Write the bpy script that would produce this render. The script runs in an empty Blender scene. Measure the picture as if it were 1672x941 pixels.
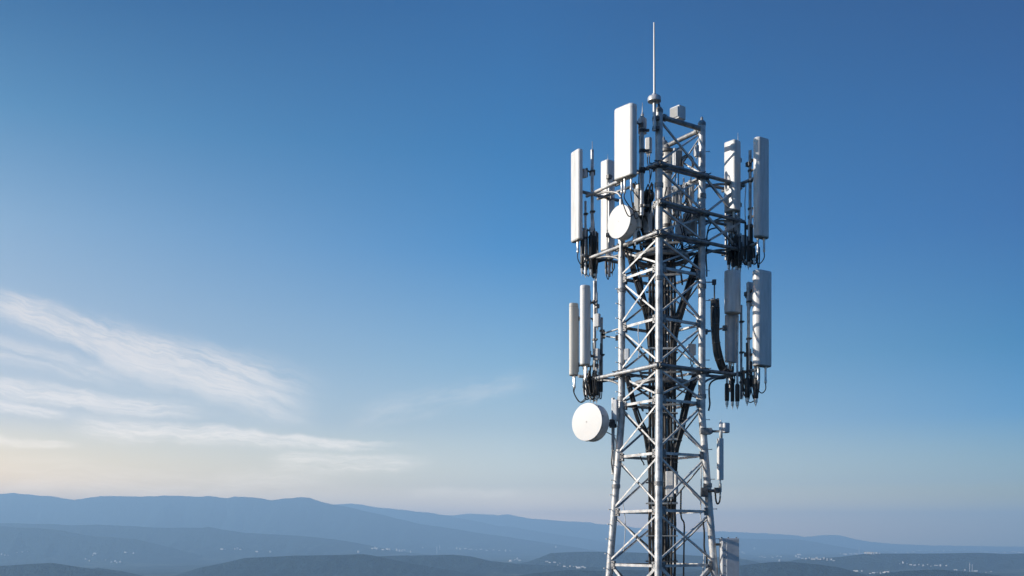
import bpy, bmesh, math, random
import numpy as np
from mathutils import Vector, Matrix

random.seed(7)
rnd = random.Random(11)
# ------------------------------------------------------------------ picture geometry
F, CX, HY = 1672.0, 836.0, 886.0          # focal length, principal column, eye-level row of the 1672 px photograph
ZC = 30.0                                 # eye height above the hilltop the tower stands on
VALLEY = -190.0
scene = bpy.context.scene
col = scene.collection

def P(px, py, Y):
    return Vector(((px - CX) * Y / F, Y, ZC + (HY - py) * Y / F))

# ------------------------------------------------------------------ helpers
def tag(o, label=None, cat=None, group=None, kind=None):
    if label: o['label'] = label
    if cat: o['category'] = cat
    if group: o['group'] = group
    if kind: o['kind'] = kind
    return o

def thing(name, label, cat, loc, group=None):
    o = bpy.data.objects.new(name, None)
    o.empty_display_size = 0.2
    o.location = loc
    col.objects.link(o)
    return tag(o, label, cat, group)

def root_of(o):
    while o.parent: o = o.parent
    return o

class MB:
    """collects shapes in world coordinates and links them as one mesh object"""
    def __init__(s):
        s.v, s.f, s.sm = [], [], []
    def add(s, verts, faces, smooth=False):
        b = len(s.v)
        s.v.extend([tuple(p) for p in verts])
        for f in faces:
            s.f.append([b + i for i in f]); s.sm.append(smooth)
        return s
    def box(s, c, ax, ay, az, sx, sy, sz):
        c = Vector(c); ax = Vector(ax).normalized() * sx / 2; ay = Vector(ay).normalized() * sy / 2; az = Vector(az).normalized() * sz / 2
        vs = [c + i * ax + j * ay + k * az for k in (-1, 1) for j in (-1, 1) for i in (-1, 1)]
        return s.add(vs, [(0, 2, 3, 1), (4, 5, 7, 6), (0, 1, 5, 4), (2, 6, 7, 3), (0, 4, 6, 2), (1, 3, 7, 5)])
    def rbox(s, c, ax, ay, sx, sy, z0, z1, rc=0.02, bev=0.01):
        """upright box with rounded corners and softened top and bottom"""
        c = Vector(c); ax = Vector(ax).normalized(); ay = Vector(ay).normalized()
        ring = rrect(sx, sy, rc, 3)
        return s.extrude(c, ax, ay, ring, [(z0, 1 - 2 * bev / max(sx, sy)), (z0 + bev, 1), (z1 - bev, 1), (z1, 1 - 2 * bev / max(sx, sy))], smooth=False)
    def extrude(s, c, ax, ay, ring, prof, smooth=True):
        """ring of (a,b) swept up through (z, scale) levels, capped"""
        n = len(ring); vs = []; fs = []
        for z, k in prof:
            for a, b in ring:
                p = Vector((c.x, c.y, z)) + ax * a * k + ay * b * k
                vs.append(p)
        for l in range(len(prof) - 1):
            for i in range(n):
                j = (i + 1) % n
                fs.append((l * n + i, l * n + j, (l + 1) * n + j, (l + 1) * n + i))
        s.add(vs, fs, smooth)
        b = len(s.v) - len(vs)
        s.f.append([b + i for i in reversed(range(n))]); s.sm.append(False)
        s.f.append([b + (len(prof) - 1) * n + i for i in range(n)]); s.sm.append(False)
        return s
    def bar(s, p, q, w, h, up=(0, 0, 1), off=0.0):
        """rectangular bar from p to q, w across, h along up"""
        p = Vector(p); q = Vector(q); d = (q - p); L = d.length; d.normalize()
        side = d.cross(Vector(up))
        if side.length < 1e-4: side = d.cross(Vector((1, 0, 0)))
        side.normalize(); u = side.cross(d)
        c = (p + q) / 2 + side * off
        return s.box(c, d, side, u, L, w, h)
    def angle(s, p, q, w, t, out):
        """L section from p to q: one leg flat against plane with normal out, the other standing inward"""
        p = Vector(p); q = Vector(q); d = (q - p).normalized(); out = Vector(out).normalized()
        side = d.cross(out).normalized(); L = (q - p).length; c = (p + q) / 2
        s.box(c, d, side, out, L, w, t)
        s.box(c + side * (w / 2 - t / 2) - out * (w / 2), d, side, out, L, t, w - t)
        return s
    def tube(s, pts, r, n=8, cap=True):
        pts = [Vector(p) for p in pts]
        rs = r if isinstance(r, (list, tuple)) else [r] * len(pts)
        t0 = (pts[1] - pts[0]).normalized()
        a = t0.cross(Vector((0.31, 0.12, 1)) if abs(t0.z) < 0.9 else Vector((1, 0.2, 0.1))).normalized()
        vs, fs = [], []
        for i, p in enumerate(pts):
            if i == 0: t = t0
            elif i == len(pts) - 1: t = (pts[i] - pts[i - 1]).normalized()
            else: t = ((pts[i + 1] - pts[i]).normalized() + (pts[i] - pts[i - 1]).normalized()).normalized()
            a = (a - t * a.dot(t)).normalized(); b = t.cross(a)
            for k in range(n):
                an = 2 * math.pi * k / n
                vs.append(p + (a * math.cos(an) + b * math.sin(an)) * rs[i])
        for i in range(len(pts) - 1):
            for k in range(n):
                j = (k + 1) % n
                fs.append((i * n + k, i * n + j, (i + 1) * n + j, (i + 1) * n + k))
        s.add(vs, fs, True)
        if cap:
            b = len(s.v) - len(vs)
            s.f.append([b + i for i in reversed(range(n))]); s.sm.append(False)
            s.f.append([b + (len(pts) - 1) * n + i for i in range(n)]); s.sm.append(False)
        return s
    def lathe(s, p, d, prof, n=20, smooth=True):
        """prof = (radius, height along d) list"""
        p = Vector(p); d = Vector(d).normalized()
        a = d.cross(Vector((0, 0, 1)))
        if a.length < 1e-3: a = Vector((1, 0, 0))
        a.normalize(); b = d.cross(a)
        vs, fs = [], []
        for r, h in prof:
            for k in range(n):
                an = 2 * math.pi * k / n
                vs.append(p + d * h + (a * math.cos(an) + b * math.sin(an)) * max(r, 1e-4))
        for i in range(len(prof) - 1):
            for k in range(n):
                j = (k + 1) % n
                fs.append((i * n + k, i * n + j, (i + 1) * n + j, (i + 1) * n + k))
        s.add(vs, fs, smooth)
        base = len(s.v) - len(vs)
        s.f.append([base + i for i in reversed(range(n))]); s.sm.append(False)
        s.f.append([base + (len(prof) - 1) * n + i for i in range(n)]); s.sm.append(False)
        return s
    def build(s, name, m, parent=None, origin=None):
        o0 = root_of(parent).location if parent else Vector(origin or (0, 0, 0))
        me = bpy.data.meshes.new(name)
        me.from_pydata([(x - o0.x, y - o0.y, z - o0.z) for x, y, z in s.v], [], s.f)
        me.polygons.foreach_set('use_smooth', s.sm)
        bm = bmesh.new(); bm.from_mesh(me); bmesh.ops.recalc_face_normals(bm, faces=bm.faces)
        for e in bm.edges:
            if len(e.link_faces) == 2 and e.calc_face_angle(0) > 0.6: e.smooth = False
        bm.to_mesh(me); bm.free()
        me.materials.append(m)
        o = bpy.data.objects.new(name, me)
        if parent: o.parent = parent
        else: o.location = o0
        col.objects.link(o)
        return o

def rrect(w, d, r, n=4):
    r = min(r, w / 2 - 1e-3, d / 2 - 1e-3); out = []
    for cx, cy, a0 in ((w / 2 - r, d / 2 - r, 0), (-w / 2 + r, d / 2 - r, 90), (-w / 2 + r, -d / 2 + r, 180), (w / 2 - r, -d / 2 + r, 270)):
        for k in range(n + 1):
            a = math.radians(a0 + 90 * k / n)
            out.append((cx + r * math.cos(a), cy + r * math.sin(a)))
    return out

def smooth_path(pts, sub=6):
    pts = [Vector(p) for p in pts]
    if len(pts) < 3: return pts
    q = [pts[0] * 2 - pts[1]] + pts + [pts[-1] * 2 - pts[-2]]
    out = []
    for i in range(1, len(q) - 2):
        a, b, c, d = q[i - 1], q[i], q[i + 1], q[i + 2]
        for k in range(sub):
            t = k / sub
            out.append(0.5 * ((2 * b) + (c - a) * t + (2 * a - 5 * b + 4 * c - d) * t * t + (3 * b - a - 3 * c + d) * t ** 3))
    out.append(pts[-1])
    return out

# ------------------------------------------------------------------ materials
def new_mat(name):
    m = bpy.data.materials.new(name); m.use_nodes = True
    nt = m.node_tree
    return m, nt, nt.nodes['Principled BSDF']

def noisy(name, c0, c1, scale, rough, metal=0.0, stretch=(1, 1, 1), lo=0.35, hi=0.65, rough_var=0.12, bump=0.0, spec=0.5, fine=None):
    m, nt, b = new_mat(name)
    tc = nt.nodes.new('ShaderNodeTexCoord'); mp = nt.nodes.new('ShaderNodeMapping')
    mp.inputs['Scale'].default_value = stretch
    oi = nt.nodes.new('ShaderNodeObjectInfo')
    off = nt.nodes.new('ShaderNodeVectorMath'); off.operation = 'ADD'
    nt.links.new(tc.outputs['Object'], off.inputs[0]); 
    rr = nt.nodes.new('ShaderNodeMath'); rr.operation = 'MULTIPLY'; rr.inputs[1].default_value = 37.0
    nt.links.new(oi.outputs['Random'], rr.inputs[0]); nt.links.new(rr.outputs[0], off.inputs[1])
    nt.links.new(off.outputs[0], mp.inputs['Vector'])
    n = nt.nodes.new('ShaderNodeTexNoise'); n.inputs['Scale'].default_value = scale; n.inputs['Detail'].default_value = 6; n.inputs['Roughness'].default_value = 0.65
    nt.links.new(mp.outputs[0], n.inputs['Vector'])
    r = nt.nodes.new('ShaderNodeValToRGB')
    r.color_ramp.elements[0].position = lo; r.color_ramp.elements[0].color = (*c0, 1)
    r.color_ramp.elements[1].position = hi; r.color_ramp.elements[1].color = (*c1, 1)
    nt.links.new(n.outputs['Fac'], r.inputs['Fac'])
    nt.links.new(r.outputs['Color'], b.inputs['Base Color'])
    mr = nt.nodes.new('ShaderNodeMapRange'); mr.inputs['To Min'].default_value = rough - rough_var; mr.inputs['To Max'].default_value = rough + rough_var
    nt.links.new(n.outputs['Fac'], mr.inputs['Value']); nt.links.new(mr.outputs[0], b.inputs['Roughness'])
    b.inputs['Metallic'].default_value = metal
    b.inputs['Specular IOR Level'].default_value = spec
    if bump:
        n2 = nt.nodes.new('ShaderNodeTexNoise'); n2.inputs['Scale'].default_value = fine or scale * 6; n2.inputs['Detail'].default_value = 4
        nt.links.new(mp.outputs[0], n2.inputs['Vector'])
        bp = nt.nodes.new('ShaderNodeBump'); bp.inputs['Strength'].default_value = bump; bp.inputs['Distance'].default_value = 0.01
        nt.links.new(n2.outputs['Fac'], bp.inputs['Height']); nt.links.new(bp.outputs[0], b.inputs['Normal'])
    return m

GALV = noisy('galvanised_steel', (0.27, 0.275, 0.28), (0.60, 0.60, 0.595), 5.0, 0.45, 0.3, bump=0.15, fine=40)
GALV2 = noisy('weathered_shaded_steel', (0.12, 0.124, 0.128), (0.33, 0.33, 0.33), 7.0, 0.5, 0.35, bump=0.2, fine=40)  # galvanised steel made darker: shade on frames and undersides is in the base colour
DARK = noisy('dark_fittings', (0.05, 0.05, 0.055), (0.16, 0.155, 0.15), 9.0, 0.5, 0.3)
WHITE = noisy('white_radome', (0.46, 0.452, 0.43), (0.63, 0.623, 0.605), 2.6, 0.42, 0, (4, 4, 0.45), 0.3, 0.58)
CREAM = noisy('cream_radome', (0.48, 0.46, 0.41), (0.57, 0.55, 0.50), 2.2, 0.45, 0, (3, 3, 0.5), 0.3, 0.6)
CAPM = noisy('end_cap_plastic', (0.30, 0.29, 0.27), (0.42, 0.41, 0.38), 8.0, 0.55)
GREY = noisy('grey_housing', (0.42, 0.43, 0.44), (0.53, 0.54, 0.55), 4.0, 0.45)
PALE = noisy('pale_housing', (0.50, 0.50, 0.495), (0.62, 0.62, 0.61), 4.0, 0.45)
BLACK = noisy('black_rubber', (0.008, 0.008, 0.009), (0.03, 0.029, 0.028), 9.0, 0.42)
BROWN = noisy('aged_cable_sheath', (0.02, 0.018, 0.017), (0.075, 0.064, 0.056), 6.0, 0.5, 0, (3, 3, 0.4))
METAL = noisy('connector_metal', (0.45, 0.44, 0.42), (0.7, 0.69, 0.66), 14.0, 0.35, 0.6)
DISHW = noisy('dish_cover_plastic', (0.51, 0.505, 0.49), (0.57, 0.564, 0.548), 3.0, 0.5)
STRAP = noisy('cable_strap', (0.4, 0.39, 0.36), (0.6, 0.58, 0.54), 10.0, 0.5)

# ------------------------------------------------------------------ terrain
def vnoise(x, y, seed):
    xi = np.floor(x).astype(np.int64); yi = np.floor(y).astype(np.int64)
    xf = x - xi; yf = y - yi
    def h(a, b):
        n = (a * 374761393 + b * 668265263 + seed * 974711) & 0xffffffff
        n = ((n ^ (n >> 13)) * 1274126177) & 0xffffffff
        return ((n ^ (n >> 16)) & 0xffff) / 65535.0
    u = xf * xf * (3 - 2 * xf); v = yf * yf * (3 - 2 * yf)
    a = h(xi, yi); b = h(xi + 1, yi); c = h(xi, yi + 1); d = h(xi + 1, yi + 1)
    return a + (b - a) * u + (c - a) * v + (a - b - c + d) * u * v

def fbm(x, y, seed, oct=5):
    s = 0; amp = 0.5
    for o in range(oct):
        s = s + amp * vnoise(x, y, seed + o * 17); x = x * 2.03 + 3.7; y = y * 2.03 + 1.3; amp *= 0.5
    return s

# each ridge: depth, front width, back width, (px, py) of its skyline in the photograph
RIDGES = [
    (18500, 3000, 2300, [(-500, 812), (-120, 812), (0, 806), (20, 805), (60, 809), (120, 815), (160, 811), (235, 810), (255, 809), (270, 808), (300, 812), (340, 811), (370, 815), (385, 812), (440, 815), (480, 814), (505, 813), (522, 818), (545, 823), (600, 836), (650, 847), (700, 858), (780, 870), (850, 880), (930, 892), (1000, 904)]),
    (25000, 2600, 2200, [(400, 880), (470, 850), (520, 830), (550, 824), (572, 822), (600, 826), (650, 832), (700, 836), (720, 841), (760, 848), (810, 858), (850, 863), (900, 871), (960, 880), (1020, 892), (1100, 902)]),
    (30500, 2800, 2200, [(560, 890), (650, 862), (720, 843), (740, 841), (768, 839), (800, 841), (832, 841), (870, 847), (900, 849), (940, 852), (1000, 857), (1060, 864), (1130, 869), (1180, 868), (1225, 870), (1290, 873), (1340, 881), (1400, 890), (1500, 898)]),
    (31200, 2300, 2000, [(1230, 893), (1290, 881), (1322, 876), (1345, 874), (1362, 873), (1378, 876), (1398, 881), (1430, 886), (1470, 889), (1540, 891), (1672, 893), (2200, 893)]),
    (22500, 2000, 1800, [(960, 900), (1040, 884), (1130, 880), (1190, 879), (1240, 880), (1270, 881), (1300, 881), (1330, 885), (1350, 889), (1380, 894), (1420, 901)]),
    (12800, 1700, 1500, [(-500, 850), (0, 854), (50, 856), (100, 857), (160, 857), (200, 859), (260, 862), (300, 862), (330, 862), (340, 860), (360, 864), (400, 870), (440, 873), (460, 874), (520, 878), (550, 881), (575, 885), (610, 892), (650, 900), (700, 906)]),
    (11000, 950, 1100, [(-500, 855), (0, 860), (30, 862), (60, 863), (85, 865), (105, 868), (150, 876), (180, 877), (220, 880), (245, 886), (275, 893), (310, 902)]),
    (8600, 520, 750, [(1300, 914), (1370, 910), (1410, 905), (1450, 904), (1520, 904), (1600, 903), (1640, 905), (1672, 904), (1900, 902), (2200, 900)]),
    (7300, 430, 560, [(560, 920), (610, 909), (660, 907), (740, 906), (770, 909), (800, 916), (850, 921), (900, 924), (960, 926), (1050, 925), (1120, 927)]),
    (6300, 380, 460, [(330, 926), (370, 918), (400, 911), (440, 909), (480, 907), (560, 906), (590, 905), (610, 908), (650, 916), (700, 926), (740, 932), (790, 942)]),
    (5600, 260, 420, [(-500, 915), (-60, 924), (0, 924), (60, 920), (85, 919), (130, 926), (180, 934), (220, 945)]),
    (5900, 250, 420, [(110, 945), (140, 931), (160, 928), (200, 933), (240, 942)]),
    (5900, 300, 420, [(1120, 934), (1200, 924), (1260, 918), (1285, 917), (1340, 922), (1370, 926), (1400, 934), (1430, 945)]),
    (5400, 240, 400, [(1410, 943), (1450, 935), (1480, 932), (1530, 930), (1570, 933), (1610, 937), (1650, 943)]),
    (5500, 240, 400, [(830, 943), (870, 936), (930, 931), (970, 933), (1040, 931), (1120, 938), (1170, 945)]),
    (8800, 400, 620, [(860, 918), (900, 903), (960, 901), (1020, 902), (1080, 904), (1150, 908), (1220, 914)]),
]

def terrain(x, y):
    x = np.asarray(x, float); y = np.asarray(y, float)
    r = np.hypot(x, y)
    rough = np.clip((r - 2000) / 2200, 0, 1)
    z = VALLEY + rough * ((fbm(x / 1500, y / 1500, 3) - 0.48) * 46 + (fbm(x / 260, y / 260, 9, 4) - 0.48) * 24 + (fbm(x / 95, y / 95, 19, 3) - 0.44) * 13)
    yy = np.maximum(y, 1.0)
    px = CX + F * x / yy
    for k, (Y0, wf, wb, prof) in enumerate(RIDGES):
        xs = [p[0] for p in prof]; ys = [p[1] for p in prof]
        crest = ZC + (HY - np.interp(px, xs, ys)) / F * Y0
        amp = np.maximum(crest - VALLEY, 0)
        fade = np.clip((px - (xs[0] - 60)) / 60, 0, 1) * np.clip((xs[-1] + 60 - px) / 60, 0, 1)
        amp = amp * fade * (y > 100)
        d = y - Y0
        w = np.where(d < 0, wf, wb)
        q = np.abs(d) / w
        sh = np.exp(-1.6 * q ** 1.35)
        # spurs and gullies running down from the crest; the crest itself keeps its line
        g = np.abs(fbm(px * Y0 / F / (wf * 0.34) + 0.6 * q, d / (wf * 1.4) + k * 3.1, 40 + k, 5) - 0.47) * 3.2
        sh = sh * (1 - np.clip(q * 2.4, 0, 1) * 0.42 * np.clip(1 - g, -0.3, 1))
        crestn = (fbm(px * Y0 / F / 330.0, q * 2.0 + k, 80 + k, 5) - 0.47) * 0.065 * np.maximum(amp, 120)
        zz = VALLEY + amp * sh + crestn * sh * fade
        zz = zz + rough * np.clip(q * 3, 0, 1) * sh * ((fbm(x / 170, y / 170, 61 + k, 4) - 0.47) * 0.16 * np.minimum(amp, 260))
        z = np.maximum(z, zz)
    # the hill the tower stands on
    hill = -0.0 - 190 * np.clip((np.hypot(x - 3.6, y - 25) - 45) / 900, 0, 1) ** 0.75
    hill = np.where(r < 2500, hill + 1.5 * (fbm(x / 40, y / 40, 5) - 0.5) * np.clip((r - 45) / 60, 0, 1) - np.clip(np.hypot(x - 3.6, y - 25) - 950, 0, None) * 0.12, -1e5)
    return np.maximum(z, hill)

def make_ground(mat):
    ys = list(np.geomspace(10, 3500, 60)) + list(np.linspace(3530, 8500, 190)) + list(np.linspace(8540, 12600, 100)) + list(np.linspace(12700, 18000, 90)) + list(np.linspace(18150, 36000, 150)) + [37500, 39500, 42000, 45000]
    ys = sorted(set(ys) | {float(k[0]) for k in RIDGES})
    ys = np.array(ys)
    U = 0.62
    ud = np.linspace(-U, U, 760)
    a0 = math.atan(U)
    ac = np.linspace(a0, 2 * math.pi - a0, 60)[1:-1]
    X = np.zeros((len(ys), len(ud) + len(ac))); Y = np.zeros_like(X)
    X[:, :len(ud)] = ys[:, None] * ud[None, :]; Y[:, :len(ud)] = ys[:, None]
    rr = ys / math.cos(a0)
    X[:, len(ud):] = rr[:, None] * np.sin(ac)[None, :]; Y[:, len(ud):] = rr[:, None] * np.cos(ac)[None, :]
    Z = terrain(X, Y)
    nr, nc = X.shape
    co = np.stack([X, Y, Z], -1).reshape(-1, 3)
    co = np.vstack([co, [[0, 0, float(terrain(np.array([0.0]), np.array([0.0]))[0])]]])
    i = np.arange(nr - 1)[:, None] * nc; j = np.arange(nc)[None, :]; j2 = (np.arange(nc)[None, :] + 1) % nc
    quads = np.stack([i + j, i + nc + j, i + nc + j2, i + j2], -1).reshape(-1, 4)
    c = nr * nc
    tris = np.stack([np.full(nc, c), np.arange(nc), (np.arange(nc) + 1) % nc], -1)
    me = bpy.data.meshes.new('ground')
    me.from_pydata(co.tolist(), [], quads[:, ::-1].tolist() + tris[:, ::-1].tolist())
    me.polygons.foreach_set('use_smooth', [True] * len(me.polygons))
    bm = bmesh.new(); bm.from_mesh(me); bmesh.ops.recalc_face_normals(bm, faces=bm.faces)
    bm.faces.ensure_lookup_table()
    if bm.faces[len(bm.faces) // 3].normal.z < 0: bmesh.ops.reverse_faces(bm, faces=bm.faces)
    bm.to_mesh(me); bm.free()
    me.materials.append(mat)
    o = bpy.data.objects.new('ground', me); col.objects.link(o)
    tag(o, 'wooded valley, low hills and mountain ridges below the tower', 'ground', None, 'structure')
    return o

def ground_material():
    m, nt, b = new_mat('wooded_ground')
    g = nt.nodes.new('ShaderNodeNewGeometry')
    def nz(scale, det=8, rough=0.6):
        n = nt.nodes.new('ShaderNodeTexNoise'); n.inputs['Scale'].default_value = scale; n.inputs['Detail'].default_value = det; n.inputs['Roughness'].default_value = rough
        nt.links.new(g.outputs['Position'], n.inputs['Vector']); return n
    def ramp(src, a, b_, ca, cb):
        r = nt.nodes.new('ShaderNodeValToRGB')
        r.color_ramp.elements[0].position = a; r.color_ramp.elements[0].color = (*ca, 1)
        r.color_ramp.elements[1].position = b_; r.color_ramp.elements[1].color = (*cb, 1)
        nt.links.new(src, r.inputs['Fac']); return r
    wood = ramp(nz(0.016, 10, 0.72).outputs['Fac'], 0.38, 0.62, (0.001, 0.006, 0.010), (0.012, 0.030, 0.036))
    field = ramp(nz(0.006, 3).outputs['Fac'], 0.4, 0.6, (0.016, 0.034, 0.026), (0.08, 0.088, 0.068))
    sep = nt.nodes.new('ShaderNodeSeparateXYZ'); nt.links.new(g.outputs['Normal'], sep.inputs[0])
    flat = nt.nodes.new('ShaderNodeMapRange'); flat.inputs['From Min'].default_value = 0.985; flat.inputs['From Max'].default_value = 0.999
    nt.links.new(sep.outputs['Z'], flat.inputs['Value'])
    patch = ramp(nz(0.0016, 6, 0.55).outputs['Fac'], 0.47, 0.56, (0, 0, 0), (1, 1, 1))
    mul = nt.nodes.new('ShaderNodeMath'); mul.operation = 'MULTIPLY'
    nt.links.new(flat.outputs[0], mul.inputs[0]); nt.links.new(patch.outputs['Color'], mul.inputs[1])
    mx = nt.nodes.new('ShaderNodeMix'); mx.data_type = 'RGBA'
    nt.links.new(mul.outputs[0], mx.inputs['Factor']); nt.links.new(wood.outputs['Color'], mx.inputs[6]); nt.links.new(field.outputs['Color'], mx.inputs[7])
    nt.links.new(mx.outputs[2], b.inputs['Base Color'])
    b.inputs['Roughness'].default_value = 0.95; b.inputs['Specular IOR Level'].default_value = 0.1
    bp = nt.nodes.new('ShaderNodeBump'); bp.inputs['Strength'].default_value = 1.0; bp.inputs['Distance'].default_value = 34
    nt.links.new(nz(0.03).outputs['Fac'], bp.inputs['Height']); nt.links.new(bp.outputs[0], b.inputs['Normal'])
    return m

make_ground(ground_material())

# ------------------------------------------------------------------ air
HAZE_DENSITY, HAZE_COLOR = 8.8e-5, (0.435, 0.715, 1.0)
def make_haze():
    mb = MB(); x0, x1, y0, y1, z0, z1 = -40000, 40000, -15000, 32500, -420, 980
    mb.box(((x0 + x1) / 2, (y0 + y1) / 2, (z0 + z1) / 2), (1, 0, 0), (0, 1, 0), (0, 0, 1), x1 - x0, y1 - y0, z1 - z0)
    m = bpy.data.materials.new('haze'); m.use_nodes = True; nt = m.node_tree
    for n in list(nt.nodes):
        if n.type == 'BSDF_PRINCIPLED': nt.nodes.remove(n)
    v = nt.nodes.new('ShaderNodeVolumePrincipled')
    v.inputs['Color'].default_value = (*HAZE_COLOR, 1); v.inputs['Density'].default_value = HAZE_DENSITY; v.inputs['Anisotropy'].default_value = 0.12
    v.inputs['Density Attribute'].default_value = ''; v.inputs['Color Attribute'].default_value = ''; v.inputs['Temperature Attribute'].default_value = ''
    m.cycles.homogeneous_volume = True
    out = [n for n in nt.nodes if n.type == 'OUTPUT_MATERIAL'][0]
    nt.links.new(v.outputs[0], out.inputs['Volume'])
    o = mb.build('haze', m)
    tag(o, 'pale blue haze filling the air over the valley', 'haze', None, 'stuff')
make_haze()

# ------------------------------------------------------------------ sun, sky, camera
SUN_EL, SUN_TH = 20.0, 9.0              # elevation; degrees towards the camera from straight left
th = math.radians(SUN_TH); el = math.radians(SUN_EL)
sdir = Vector((-math.cos(th) * math.cos(el), -math.sin(th) * math.cos(el), math.sin(el)))
sun = bpy.data.lights.new('sun', 'SUN'); sun.energy = 4.7; sun.angle = math.radians(0.5); sun.color = (1.0, 0.93, 0.83)
so = bpy.data.objects.new('sun', sun); so.rotation_euler = sdir.to_track_quat('Z', 'Y').to_euler(); so.location = (-30, -10, 80); col.objects.link(so)

def make_world():
    w = bpy.data.worlds.new('World'); scene.world = w; w.use_nodes = True
    nt = w.node_tree; N = nt.nodes; L = nt.links
    bg = [n for n in N if n.type == 'BACKGROUND'][0]
    sky = N.new('ShaderNodeTexSky'); sky.sky_type = 'NISHITA'; sky.sun_disc = False
    sky.sun_elevation = el; sky.sun_rotation = math.atan2(sdir.x, sdir.y)
    sky.altitude = 300; sky.air_density = 1.0; sky.dust_density = 1.2; sky.ozone_density = 2.0
    def M(op, a, b=None, c=None, clamp=False):
        n = N.new('ShaderNodeMath'); n.operation = op; n.use_clamp = clamp
        for i, v in enumerate((a, b, c)):
            if v is None: continue
            if isinstance(v, (int, float)): n.inputs[i].default_value = v
            else: L.new(v, n.inputs[i])
        return n.outputs[0]
    tc = N.new('ShaderNodeTexCoord'); sp = N.new('ShaderNodeSeparateXYZ'); L.new(tc.outputs['Generated'], sp.inputs[0])
    az = M('MULTIPLY', M('ARCTAN2', sp.outputs['X'], sp.outputs['Y']), 180 / math.pi)
    ele = M('MULTIPLY', M('ARCSINE', sp.outputs['Z']), 180 / math.pi)
    cv = N.new('ShaderNodeCombineXYZ'); L.new(az, cv.inputs[0]); L.new(ele, cv.inputs[1])
    def noise(vec, scale, det=5, rough=0.6, dist=0.0):
        n = N.new('ShaderNodeTexNoise'); n.inputs['Scale'].default_value = scale; n.inputs['Detail'].default_value = det
        n.inputs['Roughness'].default_value = rough; n.inputs['Distortion'].default_value = dist; L.new(vec, n.inputs['Vector']); return n
    # slow bending of the streaks
    wn = noise(cv.outputs[0], 0.16, 4, 0.55)
    wm = N.new('ShaderNodeVectorMath'); wm.operation = 'SUBTRACT'; L.new(wn.outputs['Color'], wm.inputs[0]); wm.inputs[1].default_value = (0.5, 0.5, 0.5)
    ws = N.new('ShaderNodeVectorMath'); ws.operation = 'MULTIPLY'; L.new(wm.outputs[0], ws.inputs[0]); ws.inputs[1].default_value = (2.5, 1.3, 0)
    wa = N.new('ShaderNodeVectorMath'); wa.operation = 'ADD'; L.new(cv.outputs[0], wa.inputs[0]); L.new(ws.outputs[0], wa.inputs[1])
    wn2 = noise(cv.outputs[0], 0.8, 5, 0.6)
    wb2 = N.new('ShaderNodeVectorMath'); wb2.operation = 'MULTIPLY_ADD'; L.new(wn2.outputs['Color'], wb2.inputs[0]); wb2.inputs[1].default_value = (0.9, 0.55, 0); wb2.inputs[2].default_value = (-0.45, -0.275, 0)
    wa2 = N.new('ShaderNodeVectorMath'); wa2.operation = 'ADD'; L.new(wa.outputs[0], wa2.inputs[0]); L.new(wb2.outputs[0], wa2.inputs[1])
    sw = N.new('ShaderNodeSeparateXYZ'); L.new(wa2.outputs[0], sw.inputs[0])
    def ae(px, py):
        a = math.atan((px - CX) / F); return math.degrees(a), math.degrees(math.atan((HY - py) / F * math.cos(a)))
    def sstep(x, e0, e1):
        n = N.new('ShaderNodeMapRange'); n.interpolation_type = 'SMOOTHSTEP'
        n.inputs['From Min'].default_value = e0; n.inputs['From Max'].default_value = e1; L.new(x, n.inputs['Value']); return n.outputs[0]
    total = None
    # (start, end, half widths above/below at the start and end in degrees, strength, grain along, grain across, threshold)
    for (p0, p1, wu0, wu1, wd0, wd1, amp, ka, kc, t0, t1) in [
        ((-60, 468), (530, 672), 0.45, 1.7, 0.95, 1.2, 0.97, 0.18, 1.0, 0.24, 0.58),
        ((140, 560), (520, 680), 0.9, 0.9, 1.2, 0.9, 0.42, 0.16, 0.8, 0.25, 0.62),
        ((110, 684), (690, 733), 0.36, 0.16, 0.75, 0.18, 0.82, 0.22, 1.7, 0.24, 0.56),
        ((-60, 618), (340, 676), 0.34, 0.45, 0.75, 0.42, 0.8, 0.22, 1.6, 0.26, 0.58),
        ((-60, 650), (120, 677), 0.25, 0.15, 0.45, 0.2, 0.75, 0.25, 1.6, 0.22, 0.58),
        ((-60, 710), (140, 727), 0.24, 0.14, 0.36, 0.2, 0.6, 0.2, 1.3, 0.2, 0.55),
        ((-60, 560), (200, 612), 0.5, 0.45, 0.6, 0.5, 0.55, 0.18, 1.1, 0.28, 0.62),
        ((430, 745), (720, 754), 0.35, 0.3, 0.8, 0.4, 0.55, 0.18, 1.2, 0.25, 0.6),
        ((560, 690), (900, 610), 0.7, 0.6, 0.7, 0.6, 0.30, 0.2, 0.9, 0.30, 0.66),
        ((660, 802), (860, 806), 0.3, 0.2, 0.35, 0.2, 0.14, 0.2, 1.4, 0.3, 0.6),
        ((-60, 770), (600, 790), 0.9, 0.6, 1.1, 0.8, 0.25, 0.12, 0.9, 0.3, 0.68),
        ((0, 600), (520, 700), 2.6, 1.6, 2.6, 1.6, 0.14, 0.15, 0.7, 0.3, 0.68),
    ]:
        a0, e0 = ae(*p0); a1, e1 = ae(*p1)
        Ln = math.hypot(a1 - a0, e1 - e0); dx, dy = (a1 - a0) / Ln, (e1 - e0) / Ln
        X = M('SUBTRACT', sw.outputs['X'], a0); Y = M('SUBTRACT', sw.outputs['Y'], e0)
        s = M('ADD', M('MULTIPLY', X, dx), M('MULTIPLY', Y, dy))
        t = M('ADD', M('MULTIPLY', X, -dy), M('MULTIPLY', Y, dx))
        sn = M('MULTIPLY', s, 1 / Ln, clamp=True)
        wu = M('ADD', M('MULTIPLY', sn, wu1 - wu0), wu0); wd = M('ADD', M('MULTIPLY', sn, wd1 - wd0), wd0)
        up = M('GREATER_THAN', t, 0.0)
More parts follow.
